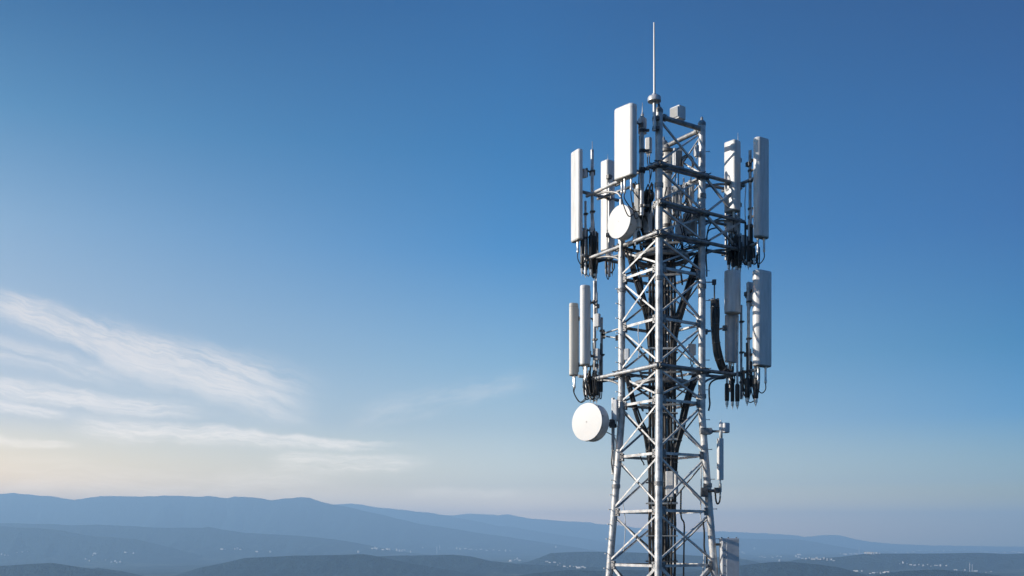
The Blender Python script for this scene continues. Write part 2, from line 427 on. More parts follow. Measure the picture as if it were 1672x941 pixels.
        wid = M('ADD', M('MULTIPLY', up, wu), M('MULTIPLY', M('SUBTRACT', 1.0, up), wd))
        q = M('DIVIDE', t, wid)
        across = M('EXPONENT', M('MULTIPLY', M('POWER', M('ABSOLUTE', q), 3.4), -0.85))
        along = M('MULTIPLY', sstep(s, -0.02 * Ln, 0.16 * Ln), M('SUBTRACT', 1.0, sstep(s, 0.74 * Ln, 1.03 * Ln)))
        nv = N.new('ShaderNodeCombineXYZ'); L.new(M('MULTIPLY', s, ka), nv.inputs[0]); L.new(M('MULTIPLY', t, kc), nv.inputs[1]); nv.inputs[2].default_value = p0[1] * 0.013 + p1[0] * 0.01
        g = noise(nv.outputs[0], 1.6, 9, 0.66, 0.25)
        nf = N.new('ShaderNodeCombineXYZ'); L.new(M('MULTIPLY', M('ADD', s, M('MULTIPLY', t, 0.5)), ka * 2.2), nf.inputs[0]); L.new(M('MULTIPLY', t, kc * 4.5), nf.inputs[1]); nf.inputs[2].default_value = p1[0] * 0.017
        fib = noise(nf.outputs[0], 1.3, 6, 0.7, 0.6)
        tex = M('MULTIPLY', sstep(g.outputs['Fac'], t0, t1), M('ADD', 0.55, M('MULTIPLY', sstep(fib.outputs['Fac'], 0.36, 0.6), 0.5)))
        m = M('MULTIPLY', M('MULTIPLY', across, along), M('MULTIPLY', tex, amp))
        total = m if total is None else M('SUBTRACT', M('ADD', total, m), M('MULTIPLY', total, m))
    hs = N.new('ShaderNodeHueSaturation'); L.new(sky.outputs[0], hs.inputs['Color'])
    hs.inputs['Saturation'].default_value = SKY_SAT; hs.inputs['Value'].default_value = 1.0
    # clearer, deeper blue away from the sun, milky towards it and towards the horizon; overhead lifted as fill
    side = N.new('ShaderNodeMapRange'); side.inputs['From Min'].default_value = -0.45; side.inputs['From Max'].default_value = 0.45
    L.new(M('ADD', sp.outputs['X'], M('MULTIPLY', M('MAXIMUM', M('MULTIPLY', sp.outputs['Y'], -1.0), 0.0), 1.6)), side.inputs['Value'])
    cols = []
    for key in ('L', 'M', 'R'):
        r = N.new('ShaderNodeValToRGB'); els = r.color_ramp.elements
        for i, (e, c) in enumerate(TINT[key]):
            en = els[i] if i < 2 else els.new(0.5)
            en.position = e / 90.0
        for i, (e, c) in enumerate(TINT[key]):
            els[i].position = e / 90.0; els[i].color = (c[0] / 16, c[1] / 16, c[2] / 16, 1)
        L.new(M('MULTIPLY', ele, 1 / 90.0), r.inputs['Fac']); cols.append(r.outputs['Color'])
    def mixc(f, a, b, op='MIX'):
        n = N.new('ShaderNodeMix'); n.data_type = 'RGBA'; n.blend_type = op
        if isinstance(f, (int, float)): n.inputs['Factor'].default_value = f
        else: L.new(f, n.inputs['Factor'])
        L.new(a, n.inputs[6]); L.new(b, n.inputs[7]); return n.outputs[2]
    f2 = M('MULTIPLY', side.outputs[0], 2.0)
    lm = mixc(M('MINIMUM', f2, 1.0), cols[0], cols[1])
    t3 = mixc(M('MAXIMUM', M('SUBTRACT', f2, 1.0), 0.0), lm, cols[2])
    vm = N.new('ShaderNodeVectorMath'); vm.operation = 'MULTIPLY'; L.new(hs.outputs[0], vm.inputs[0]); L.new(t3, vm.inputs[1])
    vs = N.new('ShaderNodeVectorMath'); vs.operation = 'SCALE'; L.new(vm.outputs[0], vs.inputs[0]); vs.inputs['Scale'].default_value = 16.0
    mix = N.new('ShaderNodeMix'); mix.data_type = 'RGBA'
    L.new(M('MINIMUM', total, 0.92), mix.inputs['Factor']); L.new(vs.outputs[0], mix.inputs[6]); 
    cs = N.new('ShaderNodeVectorMath'); cs.operation = 'MULTIPLY_ADD'; L.new(vs.outputs[0], cs.inputs[0]); cs.inputs[1].default_value = (0.5, 0.5, 0.5); tr = M('DIVIDE', 0.5, M('EXPONENT', M('DIVIDE', -HAZE_DENSITY * 950, M('MAXIMUM', sp.outputs['Z'], 0.03)))); cv2 = N.new('ShaderNodeVectorMath'); cv2.operation = 'SCALE'; cv2.inputs[0].default_value = CLOUD; L.new(tr, cv2.inputs['Scale']); L.new(cv2.outputs[0], cs.inputs[2])
    L.new(cs.outputs[0], mix.inputs[7])
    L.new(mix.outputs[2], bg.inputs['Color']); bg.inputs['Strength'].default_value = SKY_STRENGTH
TINT = {'L': [(0, (2.918, 1.654, 0.734)), (1.5, (2.918, 1.654, 0.734)), (2.3, (2.918, 1.654, 0.734)), (3.2, (2.918, 1.654, 0.734)), (6.5, (1.319, 0.952, 0.798)), (10, (1.06, 0.837, 0.742)), (16, (0.749, 0.784, 0.763)), (21, (0.301, 0.572, 0.666)), (28, (0.02, 0.251, 0.439)), (60, (0.056, 0.704, 1.228))], 'M': [(0, (7.72, 4.857, 3.534)), (1.5, (5.147, 3.312, 2.41)), (2.3, (3.217, 2.208, 1.606)), (3.2, (1.87, 1.409, 1.115)), (6.5, (0.993, 0.906, 0.851)), (10, (0.6, 0.77, 0.83)), (16, (0.147, 0.547, 0.818)), (21, (0.072, 0.459, 0.722)), (28, (0.049, 0.352, 0.623)), (60, (0.136, 0.984, 1.744))], 'R': [(0, (2.249, 1.661, 0.617)), (1.5, (1.499, 1.132, 0.42)), (2.3, (0.937, 0.755, 0.28)), (3.2, (0.575, 0.607, 0.553)), (6.5, (0.129, 0.374, 0.594)), (10, (0.02, 0.285, 0.474)), (16, (0.02, 0.214, 0.439)), (21, (0.02, 0.21, 0.431)), (28, (0.02, 0.159, 0.353)), (60, (0.056, 0.446, 0.989))]}  # topmost knots are raised out of view as added fill for the shaded faces
SKY_STRENGTH, SKY_SAT = 0.15, 1.0
CLOUD = (4.6, 3.85, 3.2)
make_world()
scene.world.cycles.sampling_method = "MANUAL"; scene.world.cycles.sample_map_resolution = 256

cam = bpy.data.cameras.new('camera'); cam.lens = 36.0; cam.sensor_width = 36.0; cam.sensor_fit = 'HORIZONTAL'
cam.shift_y = (HY - 470.5) / 1672.0; cam.clip_start = 0.1; cam.clip_end = 300000
co = bpy.data.objects.new('camera', cam); co.location = (0, 0, ZC); co.rotation_euler = (math.radians(90), 0, 0); col.objects.link(co)
scene.camera = co
scene.view_settings.view_transform = 'Standard'; scene.view_settings.look = 'None'; scene.view_settings.gamma = 1; scene.view_settings.use_curve_mapping = False
scene.view_settings.exposure = 0.45
scene.render.engine = 'CYCLES'
scene.cycles.use_denoising = True
scene.cycles.max_bounces = 8; scene.cycles.volume_bounces = 0
#TOWER

# ------------------------------------------------------------------ the lattice tower
NX, NY = 3.445, 24.0                                  # nearest leg
EA, EB = 0.7534, 1.1447
FW = math.hypot(EA, EB)                               # face width
eR = Vector((EB, EA, 0)) / FW                         # along the right-hand face, away from the nearest leg
eL = Vector((-EA, EB, 0)) / FW                        # along the left-hand face
nRF, nLF = -eL, -eR                                   # outward normals of those faces
CEN = Vector((NX, NY, 0)) + (eR + eL) * FW / 2
def zpx(py, Y=NY): return ZC + (HY - py) * Y / F
ZS = zpx(672)
def half(z): return FW / 2 + max(0.0, ZS - z) * 0.056
SG = {'near': (-1, -1), 'right': (1, -1), 'far': (1, 1), 'left': (-1, 1)}
def legp(k, z):
    h = half(z); a, b = SG[k]
    p = CEN + eR * a * h + eL * b * h
    return Vector((p.x, p.y, z))
def T(u, v, z):                                        # metres from the nearest leg along both faces
    p = Vector((NX, NY, 0)) + eR * u + eL * v
    return Vector((p.x, p.y, z))
def pxof(p): return CX + F * p.x / p.y, HY - F * (p.z - ZC) / p.y

LV = [190, 271, 333, 383, 436, 519, 598, 652, 740, 834, 924]
ZL = [zpx(p) for p in LV]
FACES = [('near', 'right', nRF), ('near', 'left', nLF), ('right', 'far', eR), ('left', 'far', eL)]

tower = thing('lattice_tower', 'tall square galvanised steel lattice tower with four tubular legs and crossed braces', 'tower', (CEN.x, CEN.y, 0))
LR = 0.088
TOPZ = {'near': zpx(182), 'right': zpx(182), 'far': zpx(184), 'left': zpx(340)}
LEG = {}
JOINTS = [zpx(p) for p in (303, 455, 640, 790)]
for k in ('near', 'right', 'far', 'left'):
    mb = MB(); top = TOPZ[k]
    rad = LR * (1.12 if k == 'far' else 1.0)
    zs = [z for z in (top, ZS, ZS - 0.01, 20, 10, 0.15)]
    mb.tube([legp(k, z) for z in reversed(zs)], rad, 18)
    lg = mb.build('leg', GALV, tower); LEG[k] = lg
    for z in JOINTS + [ZL[-1] - 2.5, ZL[-1] - 8, ZL[-1] - 14]:
        if z < top - 0.3:
            m2 = MB().lathe(legp(k, z - 0.05), (0, 0, 1), [(rad, 0), (rad + 0.018, 0.002), (rad + 0.018, 0.1), (rad, 0.102)], 18); m2.build('joint_sleeve', GALV2, lg)
    m3 = MB()
    m3.lathe(legp(k, top), (0, 0, 1), [(rad + 0.008, -0.04), (rad + 0.01, 0.03), (rad * 0.75, 0.08), (0.035, 0.1), (0.03, 0.16), (0.012, 0.19)], 14)
    m3.build('leg_cap', GALV2, lg)
    mf = MB(); b = legp(k, 0)
    mf.box((b.x, b.y, 0.1), (1, 0, 0), (0, 1, 0), (0, 0, 1), 0.6, 0.6, 0.05)
    mf.build('base_plate', GALV2, lg)

for a, b, n in FACES:
    for i, z in enumerate(ZL):
        if i == 0 and 'left' in (a, b) and 'far' not in (a, b) and False: continue
        if 'left' in (a, b) and z > TOPZ['left']: continue
        p, q = legp(a, z), legp(b, z); d = (q - p).normalized()
        p = p + d * (LR - 0.01); q = q - d * (LR - 0.01)
        mb = MB()
        if i == 0:
            mb.tube([p, q], 0.058, 12); mb.lathe(p + d * 0.05, d, [(0.058, 0), (0.085, 0.002), (0.085, 0.07), (0.058, 0.072)], 12)
            mb.build('horizontal_beam', GALV2, tower)
        else:
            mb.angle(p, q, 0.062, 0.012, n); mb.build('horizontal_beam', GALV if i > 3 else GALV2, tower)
    for i in range(len(ZL) - 1):
        z1, z0 = ZL[i], ZL[i + 1]
        for s, (ka, kb) in enumerate(((a, b), (b, a))):
            if 'left' in (a, b) and z1 > TOPZ['left']:
                if not ((ka == 'left' and False) or (kb == 'left' and z0 < TOPZ['left'] and False)): continue
            p, q = legp(ka, z1 - 0.09), legp(kb, z0 + 0.09); d = (q - p).normalized()
            o = Vector(n) * (0.035 if s == 0 else -0.035)
            MB().angle(p + d * LR * 0.9 + o, q - d * LR * 0.9 + o, 0.042, 0.008, n).build('diagonal_brace', GALV, tower)
# gusset plates with bolts where braces meet the legs
for k in ('near', 'right', 'left'):
    ns = [n for a, b, n in FACES if k in (a, b)]
    oth = [(b if a == k else a) for a, b, n in FACES if k in (a, b)]
    for z in ZL[1:]:
        if z > TOPZ[k]: continue
        for n, o in zip(ns, oth):
            mb = MB()
            p = legp(k, z); d = (legp(o, z) - p).normalized()
            c = p + d * (LR + 0.05) + Vector(n) * 0.02
            mb.box(c, d, (0, 0, 1), n, 0.12, 0.19, 0.014)
            for dx, dz in ((-0.02, 0.06), (-0.02, -0.06), (0.035, 0.025), (0.035, -0.025)):
                mb.lathe(c + d * dx + Vector((0, 0, dz)), n, [(0.016, 0.002), (0.016, 0.022), (0.009, 0.03)], 6, False)
            mb.build('gusset_plate', GALV2, tower)
# plan bracing seen from below
for i, z in enumerate(ZL):
    if i in (3, 4, 6, 7):
        zz = z - 0.07
        nr, rt, lf, fr = (legp(q, zz) for q in ('near', 'right', 'left', 'far'))
        MB().bar((lf + nr) / 2, (nr + rt) / 2, 0.04, 0.05).build('plan_brace', GALV2, tower)
        MB().bar((rt + fr) / 2, (nr + rt) / 2 + Vector((0, 0, 0.06)), 0.04, 0.05).build('plan_brace', GALV2, tower)
        MB().bar((lf + nr) / 2 + Vector((0, 0, 0.06)), (lf + fr) / 2, 0.04, 0.05).build('plan_brace', GALV2, tower)
# open grating floor and ring beam under the upper antennas
zg = zpx(399)
mb = MB(); h = half(zg) - 0.1
for i in range(15):
    t = -h + 2 * h * i / 14
    mb.bar(Vector((CEN.x, CEN.y, zg)) + eR * t - eL * h, Vector((CEN.x, CEN.y, zg)) + eR * t + eL * h, 0.012, 0.045)
for i in range(7):
    t = -h + 2 * h * i / 6
    mb.bar(Vector((CEN.x, CEN.y, zg + 0.004)) + eL * t - eR * h, Vector((CEN.x, CEN.y, zg + 0.004)) + eL * t + eR * h, 0.012, 0.035)
mb.build('floor_grating', DARK, tower)
for z in (zpx(405), zpx(617)):
    mb = MB(); rr = FW / 2 - 0.06
    ring = [CEN + (eR * math.cos(t) + eL * math.sin(t)) * rr for t in [2 * math.pi * i / 40 for i in range(41)]]
    mb.tube([Vector((p.x, p.y, z)) for p in ring], 0.06, 8, False)
    mb.build('ring_beam', GALV2, tower)
# climbing pegs
for k, n in (('right', eR), ('left', nLF)):
    mb = MB()
    z = zpx(930)
    i = 0
    while z < (zpx(225) if k == 'right' else zpx(430)):
        d = (Vector(n) + (eL if i % 2 else -eL) * 0.7).normalized() if k == 'right' else (Vector(n) + (eR if i % 2 else -eR) * 0.8).normalized()
        p = legp(k, z)
        mb = MB().tube([p + d * (LR - 0.005), p + d * (LR + 0.085)], 0.009, 6)
        mb.lathe(p + d * (LR + 0.08), d, [(0.017, 0), (0.017, 0.014)], 6, False)
        mb.build('climbing_peg', GALV, LEG[k])
        z += 0.36; i += 1
# the part of the tower below the picture, down to the hilltop
mb = MB(); z = ZL[-1]
while z > 1.5:
    zn = max(0.3, z - half(z) * 1.7)
    for a, b, n in FACES:
        mb.angle(legp(a, zn), legp(b, zn), 0.1, 0.012, n)
        mb.angle(legp(a, z) + Vector(n) * 0.035, legp(b, zn) + Vector(n) * 0.035, 0.075, 0.01, n)
        mb.angle(legp(b, z) - Vector(n) * 0.035, legp(a, zn) - Vector(n) * 0.035, 0.075, 0.01, n)
    z = zn
mb.build('lower_bracing', GALV, tower)['kind'] = 'stuff'

# ------------------------------------------------------------------ antenna mounting frames
def clamp_at(mb, p, r, d=(0, 0, 1), w=0.07):
    mb.lathe(Vector(p) - Vector(d) * w / 2, d, [(r, 0), (r + 0.022, 0.002), (r + 0.022, w - 0.002), (r, w)], 12)
    s = Vector((0.6, -0.8, 0))
    mb.box(Vector(p) + s * (r + 0.03), s, Vector(d).cross(s), d, 0.05, 0.05, w * 0.7)

def frame(label, levels, side, reach, cross, pipes, brace=True, tilt=0.0):
    """arms that carry on along a tower face past its leg, a crossbar at their end and the upright pipes"""
    E, O = (eR, eL) if side == 'right' else (eL, eR)
    t3 = (lambda a, c, z: T(a, c, z)) if side == 'right' else (lambda a, c, z: T(c, a, z))
    root = thing('antenna_support', label, 'antenna support', t3(FW, 0, levels[-1]), 'antenna supports on the tower')
    for li, z in enumerate(levels):
        MB().tube([t3(-0.12, -0.135, z), t3(reach, -0.135, z)], 0.044, 12).build('arm', GALV2 if side == 'right' else GALV, root)  # right arms use the steel with shade in its colour
        MB().tube([t3(FW - 0.1, 0.34, z - 0.02), t3(reach - 0.02, 0.2, z - 0.02)], 0.036, 10).build('arm', GALV2, root)
        # bent knee strut below
        MB().tube(smooth_path([t3(FW + 0.02, 0.0, z - 0.34), t3(FW + 0.16, -0.02, z - 0.2), t3(FW + 0.5, -0.06, z - 0.09), t3(FW + 0.85, -0.1, z - 0.045)], 5), 0.028, 8).build('knee_strut', GALV2, root)
        for u in (0.0, FW):
            mb = MB(); mb.box(t3(u, -0.1, z), E, O, (0, 0, 1), 0.24, 0.05, 0.15)
            for du in (-0.09, 0.09):
                mb.lathe(t3(u + du, -0.19, z + 0.055), -O, [(0.013, -0.06), (0.013, 0.03)], 6); mb.lathe(t3(u + du, -0.19, z - 0.055), -O, [(0.013, -0.06), (0.013, 0.03)], 6)
            mb.build('leg_clamp', DARK, root)
    if brace and len(levels) > 1:
        for z1, z0 in zip(levels[:-1], levels[1:]):
            MB().angle(t3(FW + 0.08, -0.1, z1 - 0.05), t3(reach - 0.15, -0.1, z0 + 0.05), 0.05, 0.008, -O).build('diagonal_brace', GALV, root)
            MB().angle(t3(reach - 0.15, -0.16, z1 - 0.05), t3(FW + 0.08, -0.16, z0 + 0.05), 0.05, 0.008, -O).build('diagonal_brace', GALV, root)
    for z in (levels[0], levels[-1]) if len(levels) > 1 else levels:
        MB().tube([t3(reach - 0.06, cross[0], z + 0.055), t3(reach - 0.06, cross[1], z + 0.055)], 0.04, 10).build('crossbar', GALV2, root)
    for a, c, y0, y1, r in pipes:
        base = t3(a, c, 0)
        p0 = Vector((base.x, base.y, zpx(y1, base.y))); p1 = Vector((base.x, base.y, zpx(y0, base.y)))
        pp = MB().tube([p0, p1], r, 12).lathe(p1, (0, 0, 1), [(r + 0.004, -0.01), (r + 0.004, 0.01), (0.01, 0.03)], 10).build('mounting_pipe', GALV, root)
        for z in levels:
            if p0.z < z < p1.z: mb = MB(); clamp_at(mb, (base.x, base.y, z + 0.05), r); mb.build('pipe_clamp', DARK, pp)
        for t in (0.18, 0.5, 0.83):
            mb = MB(); clamp_at(mb, p0.lerp(p1, t), r, w=0.05); mb.build('pipe_clamp', DARK, pp)
    return root

ZU = [ZL[1], ZL[2], ZL[3]]
frame('three tier grey tubular frame reaching out from the upper right of the tower', ZU, 'right', 2.66, (-0.62, 0.55),
      [(2.6, -0.02, 282, 442, 0.042), (2.64, -0.36, 247, 436, 0.038), (2.6, 0.42, 300, 425, 0.03)])
frame('two tier grey tubular frame reaching out from the upper left of the tower', [ZU[0], ZU[2]], 'left', 2.6, (-0.35, 0.85),
      [(2.52, -0.02, 246, 447, 0.042), (2.5, 0.52, 300, 452, 0.035), (2.54, -0.22, 330, 448, 0.03)], brace=False)
frame('single tier grey tubular frame on the lower right of the tower', [ZL[6]], 'right', 2.6, (-0.75, 0.4),
      [(2.52, -0.42, 462, 645, 0.036), (2.42, 0.1, 470, 640, 0.034), (2.55, -0.15, 500, 652, 0.03)])
frame('single tier grey tubular frame on the lower left of the tower', [ZL[6]], 'left', 2.52, (-0.5, 0.6),
      [(2.42, -0.02, 460, 650, 0.042), (2.36, 0.16, 520, 640, 0.035), (2.4, -0.3, 530, 645, 0.03)], brace=False)

def strut_thing(label, p, q, r):
    root = thing('stay_strut', label, 'strut', p)
    MB().tube([p, q], r, 8).build('rod', GALV, root)
    for e in (p, q): MB().box(e, (1, 0, 0), (0, 1, 0), (0, 0, 1), 0.09, 0.09, 0.12).build('end_clamp', DARK, root)
strut_thing('thin steel stay between the left leg and the lower left antenna pipe, the upper one', P(985, 545, 26.0), P(1013, 536, 25.2), 0.022)
strut_thing('thin steel stay between the left leg and the lower left antenna pipe, the lower one', P(985, 549, 26.0), P(1008, 552, 25.2), 0.02)
strut_thing('thin steel stay from the right leg to the pipe under the short right antenna', P(1152, 542, 24.8), P(1183, 536, 25.2), 0.024)
strut_thing('thin steel stay at the top of the hanging black cable bundle', P(1149, 461, 24.8), P(1166, 461, 24.9), 0.016)

# ------------------------------------------------------------------ panel antennas
def local_axes(yawdeg):
    y = math.radians(yawdeg); n = Vector((math.sin(y), -math.cos(y), 0)); return Vector((math.cos(y), math.sin(y), 0)), n

def panel(label, cx, y0, y1, Y, fw, sw, yaw, m, corner=0.3, front=0.35, pipe=None, conn=2, slant=False, jump=None, group='panel antennas', drop=22):
    az = math.degrees(math.atan2(cx - CX, F)); rel = math.radians(yaw + az)
    ppm = F / Y
    w = fw / (ppm * abs(math.cos(rel))); d = sw / (ppm * abs(math.sin(rel)))
    d = min(d, 0.3); w = min(w, 0.62)
    c = P(cx, 0, Y); z1 = zpx(y0, Y); z0 = zpx(y1, Y)
    ax, n = local_axes(yaw)
    root = thing('panel_antenna', label, 'antenna', (c.x, c.y, z0), group)
    # bowed front, flat back
    r = min(w, d) * corner; ring = []
    for a, b in rrect(w, d, r, 5):
        if b > 0: b = b + front * d * 0.5 * (1 - (2 * a / w) ** 2)
        ring.append((a, b))
    base = Vector((c.x, c.y, 0))
    mb = MB()
    mb.extrude(base, ax, n, ring, [(z0 + 0.03, 1.0), (z0 + 0.06, 1.0), (z1 - 0.05, 1.0), (z1 - 0.022, 0.985), (z1 - 0.006, 0.93), (z1, 0.82)])
    mb.build('radome', m, root)
    MB().extrude(base, ax, n, ring, [(z1 - 0.1, 1.012), (z1 - 0.098, 1.016), (z1 - 0.088, 1.016), (z1 - 0.086, 1.012)]).build('cap_seam', CAPM if m is CREAM else PALE, root)
    MB().box(base + n * 0.02 * d - ax * (w / 2 + 0.002) + Vector((0, 0, z0 + 0.28)), ax, n, (0, 0, 1), 0.008, d * 0.35, 0.14).build('rating_plate', GREY, root)
    mb = MB().extrude(base, ax, n, ring, [(z0 + 0.0, 0.9), (z0 + 0.012, 0.985), (z0 + 0.028, 0.985)])
    mb.build('end_cap', CAPM, root)
    # back rail
    mb = MB()
    mb.box(base - n * (d / 2 + 0.014) + Vector((0, 0, (z0 + z1) / 2)), ax, n, (0, 0, 1), w * 0.45, 0.03, (z1 - z0) * 0.88)
    mb.build('back_rail', GREY, root)
    if pipe is not None:
        px_, Yp = pipe; pp = P(px_, 0, Yp); pp.z = 0
        for t in (0.16, 0.8):
            z = z0 + (z1 - z0) * t
            a = base - n * (d / 2 + 0.02); b = pp
            mb = MB()
            a3 = Vector((a.x, a.y, z)); b3 = Vector((b.x, b.y, z - 0.02)); mid = (a3 + b3) / 2 + Vector((0, 0, 0.05 if t > 0.5 else -0.03))
            mb.tube([a3, mid], 0.022, 8); mb.tube([mid, b3], 0.022, 8)
            mb.box(a3, ax, n, (0, 0, 1), w * 0.5, 0.05, 0.11); mb.box(b3, ax, n, (0, 0, 1), 0.11, 0.11, 0.1)
            mb.lathe(mid - ax * 0.05, ax, [(0.03, 0), (0.03, 0.1)], 8)
            mb.build('bracket', DARK, root)
    for i in range(conn):
        t = (i + 0.5) / conn - 0.5
        a = base + ax * t * w * 0.72 + n * (0.03 * ((i % 2) * 2 - 1) * min(1, d / 0.15))
        L = drop * Y / F * (0.85 + 0.3 * rnd.random())
        p = Vector((a.x, a.y, z0 + 0.002))
        mb = MB().lathe(p, (0, 0, -1), [(0.034, 0), (0.034, 0.05), (0.026, 0.055), (0.026, L * 0.75), (0.032, L * 0.78), (0.032, L * 0.9), (0.016, L)], 10)
        cn = mb.build('connector', METAL, root)
        if jump:
            jx, jy, jY = jump[i % len(jump)]
            e = p - Vector((0, 0, L)); tgt = P(jx, jy, jY)
            mid = (e + tgt) / 2; mid.z = min(e.z, tgt.z) - 0.10 - 0.05 * rnd.random()
            q1 = e - Vector((0, 0, 0.13))
            MB().tube(smooth_path([e + Vector((0, 0, 0.03)), q1, mid, tgt + Vector((0, 0, -0.04)), tgt + Vector((0, 0, 0.12))], 6), 0.013, 7).build('jumper_cable', BLACK, cn)
    return root

# upper antennas
panel('wide white panel antenna above the small dish, tallest and topmost on the tower', 1021.5, 175, 292, 23.95, 31.5, 9.5, -48, WHITE, 0.4, 0.3, (1048, 24.15), 3, jump=[(1036, 345, 24.2), (1050, 340, 24.3), (1043, 350, 24.2)])
panel('slim white panel antenna at the outer left end of the upper left frame', 942, 247, 394, 25.9, 14, 7, -62, WHITE, 0.42, 0.5, (967, 26.15), 1, jump=[(954, 425, 26.0)])
panel('white panel antenna set back behind the upper left arm, partly hidden by the small dish', 992.5, 264, 411, 26.55, 13, 12, -50, WHITE, 0.2, 0.2, (994, 26.3), 3, jump=[(996, 440, 26.4), (1003, 436, 26.4), (990, 446, 26.4)], drop=16)
panel('white panel antenna with a shadow across its face, inner one at the upper right', 1196, 232, 347, 25.2, 18, 10, -50, WHITE, 0.16, 0.2, (1206, 25.43), 2, jump=[(1205, 400, 25.3), (1199, 405, 25.3)], drop=10)
panel('long white panel antenna outermost at the upper right, its wide face in shade', 1242.5, 227, 389, 24.8, 19.5, 8.5, 33, WHITE, 0.42, 0.5, (1222.5, 25.12), 2, jump=[(1228, 425, 25.0), (1235, 425, 25.0)], drop=26)
# lower antennas
panel('white rounded panel antenna at the lower left, the nearer and taller of the pair', 956, 467, 597, 25.6, 12, 9, -45, WHITE, 0.48, 0.5, (974, 26.0), 2, jump=[(968, 640, 25.9), (974, 645, 25.9)], drop=26)
panel('cream rounded panel antenna at the lower left, outer one of the pair', 937.5, 496, 614, 26.1, 10, 9, -45, CREAM, 0.48, 0.5, (972, 26.2), 2, jump=[(955, 648, 26.0), (958, 648, 26.0)], drop=22)
panel('short white panel antenna above a grey radio box at the lower right', 1195.5, 443, 513, 25.0, 19, 12, 33, WHITE, 0.42, 0.5, (1203, 25.4), 0)
panel('long white panel antenna at the lower right, outermost and nearest the viewer', 1244, 443, 599, 24.8, 24.5, 9.5, 33, WHITE, 0.42, 0.55, (1220, 25.1), 2, jump=[(1229, 630, 25.0), (1238, 634, 25.0)], drop=28)

# ------------------------------------------------------------------ dishes
def dish(label, cx, cy, Y, R, depth, n, pipe, bumps):
    c = P(cx, cy, Y); n = Vector(n).normalized()
    root = thing('microwave_dish', label, 'dish antenna', (c.x, c.y, c.z - R), 'drum shaped microwave dishes')
    back = c - n * depth
    MB().lathe(c - n * 0.03, n, [(R * 0.985, 0), (R, 0.004), (R, 0.02), (R * 0.99, 0.03), (R * 0.7, 0.036), (R * 0.3, 0.04), (0.012, 0.042)], 64).lathe(c + n * 0.012, n, [(0.012, 0), (0.01, 0.006)], 10).build('dish_cover', DISHW, root)
    mb = MB().lathe(back, n, [(R * 0.5, -0.09), (R * 0.85, -0.035), (R * 0.985, 0), (R * 0.99, depth - 0.06), (R * 0.97, depth - 0.035)], 64)
    mb.build('drum_shroud', PALE, root)
    u = n.cross(Vector((0, 0, 1))).normalized(); v = n.cross(u)
    for i in range(10):
        t = 2 * math.pi * (i + 0.4) / 10
        d = u * math.cos(t) + v * math.sin(t)
        MB().box(c - n * 0.045 + d * (R * 0.985), n, d, n.cross(d), 0.05, 0.03, 0.035).build('rim_clip', CAPM, root)
    if bumps:
        mb = MB().lathe(c + n * 0.012, n, [(0.02, 0), (0.018, 0.008)], 10); mb.build('centre_stud', CAPM, root)
    hub = back - n * 0.16
    MB().lathe(hub, n, [(0.06, -0.06), (0.1, -0.05), (0.1, 0.06), (0.16, 0.12)], 20).build('hub', GREY, root)
    pp = P(pipe[0], cy, pipe[1]); pp.z = hub.z
    mb = MB().bar(hub - n * 0.02, pp, 0.07, 0.09); mb.box(pp, (1, 0, 0), (0, 1, 0), (0, 0, 1), 0.17, 0.17, 0.2)
    for dz in (-0.07, 0.07):
        mb.tube([pp + Vector((-0.14, -0.08, dz)), pp + Vector((0.14, -0.08, dz))], 0.012, 6)
    mb.build('bracket', DARK, root)
    p0 = P(pipe[0], pipe[3], pipe[1]); p1 = P(pipe[0], pipe[2], pipe[1])
    MB().tube([p0, p1], 0.042, 12).build('mounting_pipe', GALV, root)
    MB().tube(smooth_path([hub - n * 0.05, hub - n * 0.12 + Vector((0, 0, -0.12)), pp + Vector((0.05, 0.05, -0.35)), pp + Vector((0.06, 0.02, -0.8))], 6), 0.012, 6).build('feed_cable', BLACK, root)
    return root
dish('small white drum dish below the tallest antenna, facing left', 1010.5, 362, 24.55, 0.40, 0.26, (-0.78, -0.60, 0.03), (1014, 24.85, 326, 420), False)
dish('large white drum dish low on the left side of the tower, facing left', 958, 689, 25.1, 0.468, 0.30, (-0.67, -0.74, 0.03), (1001, 25.35, 650, 775), True)

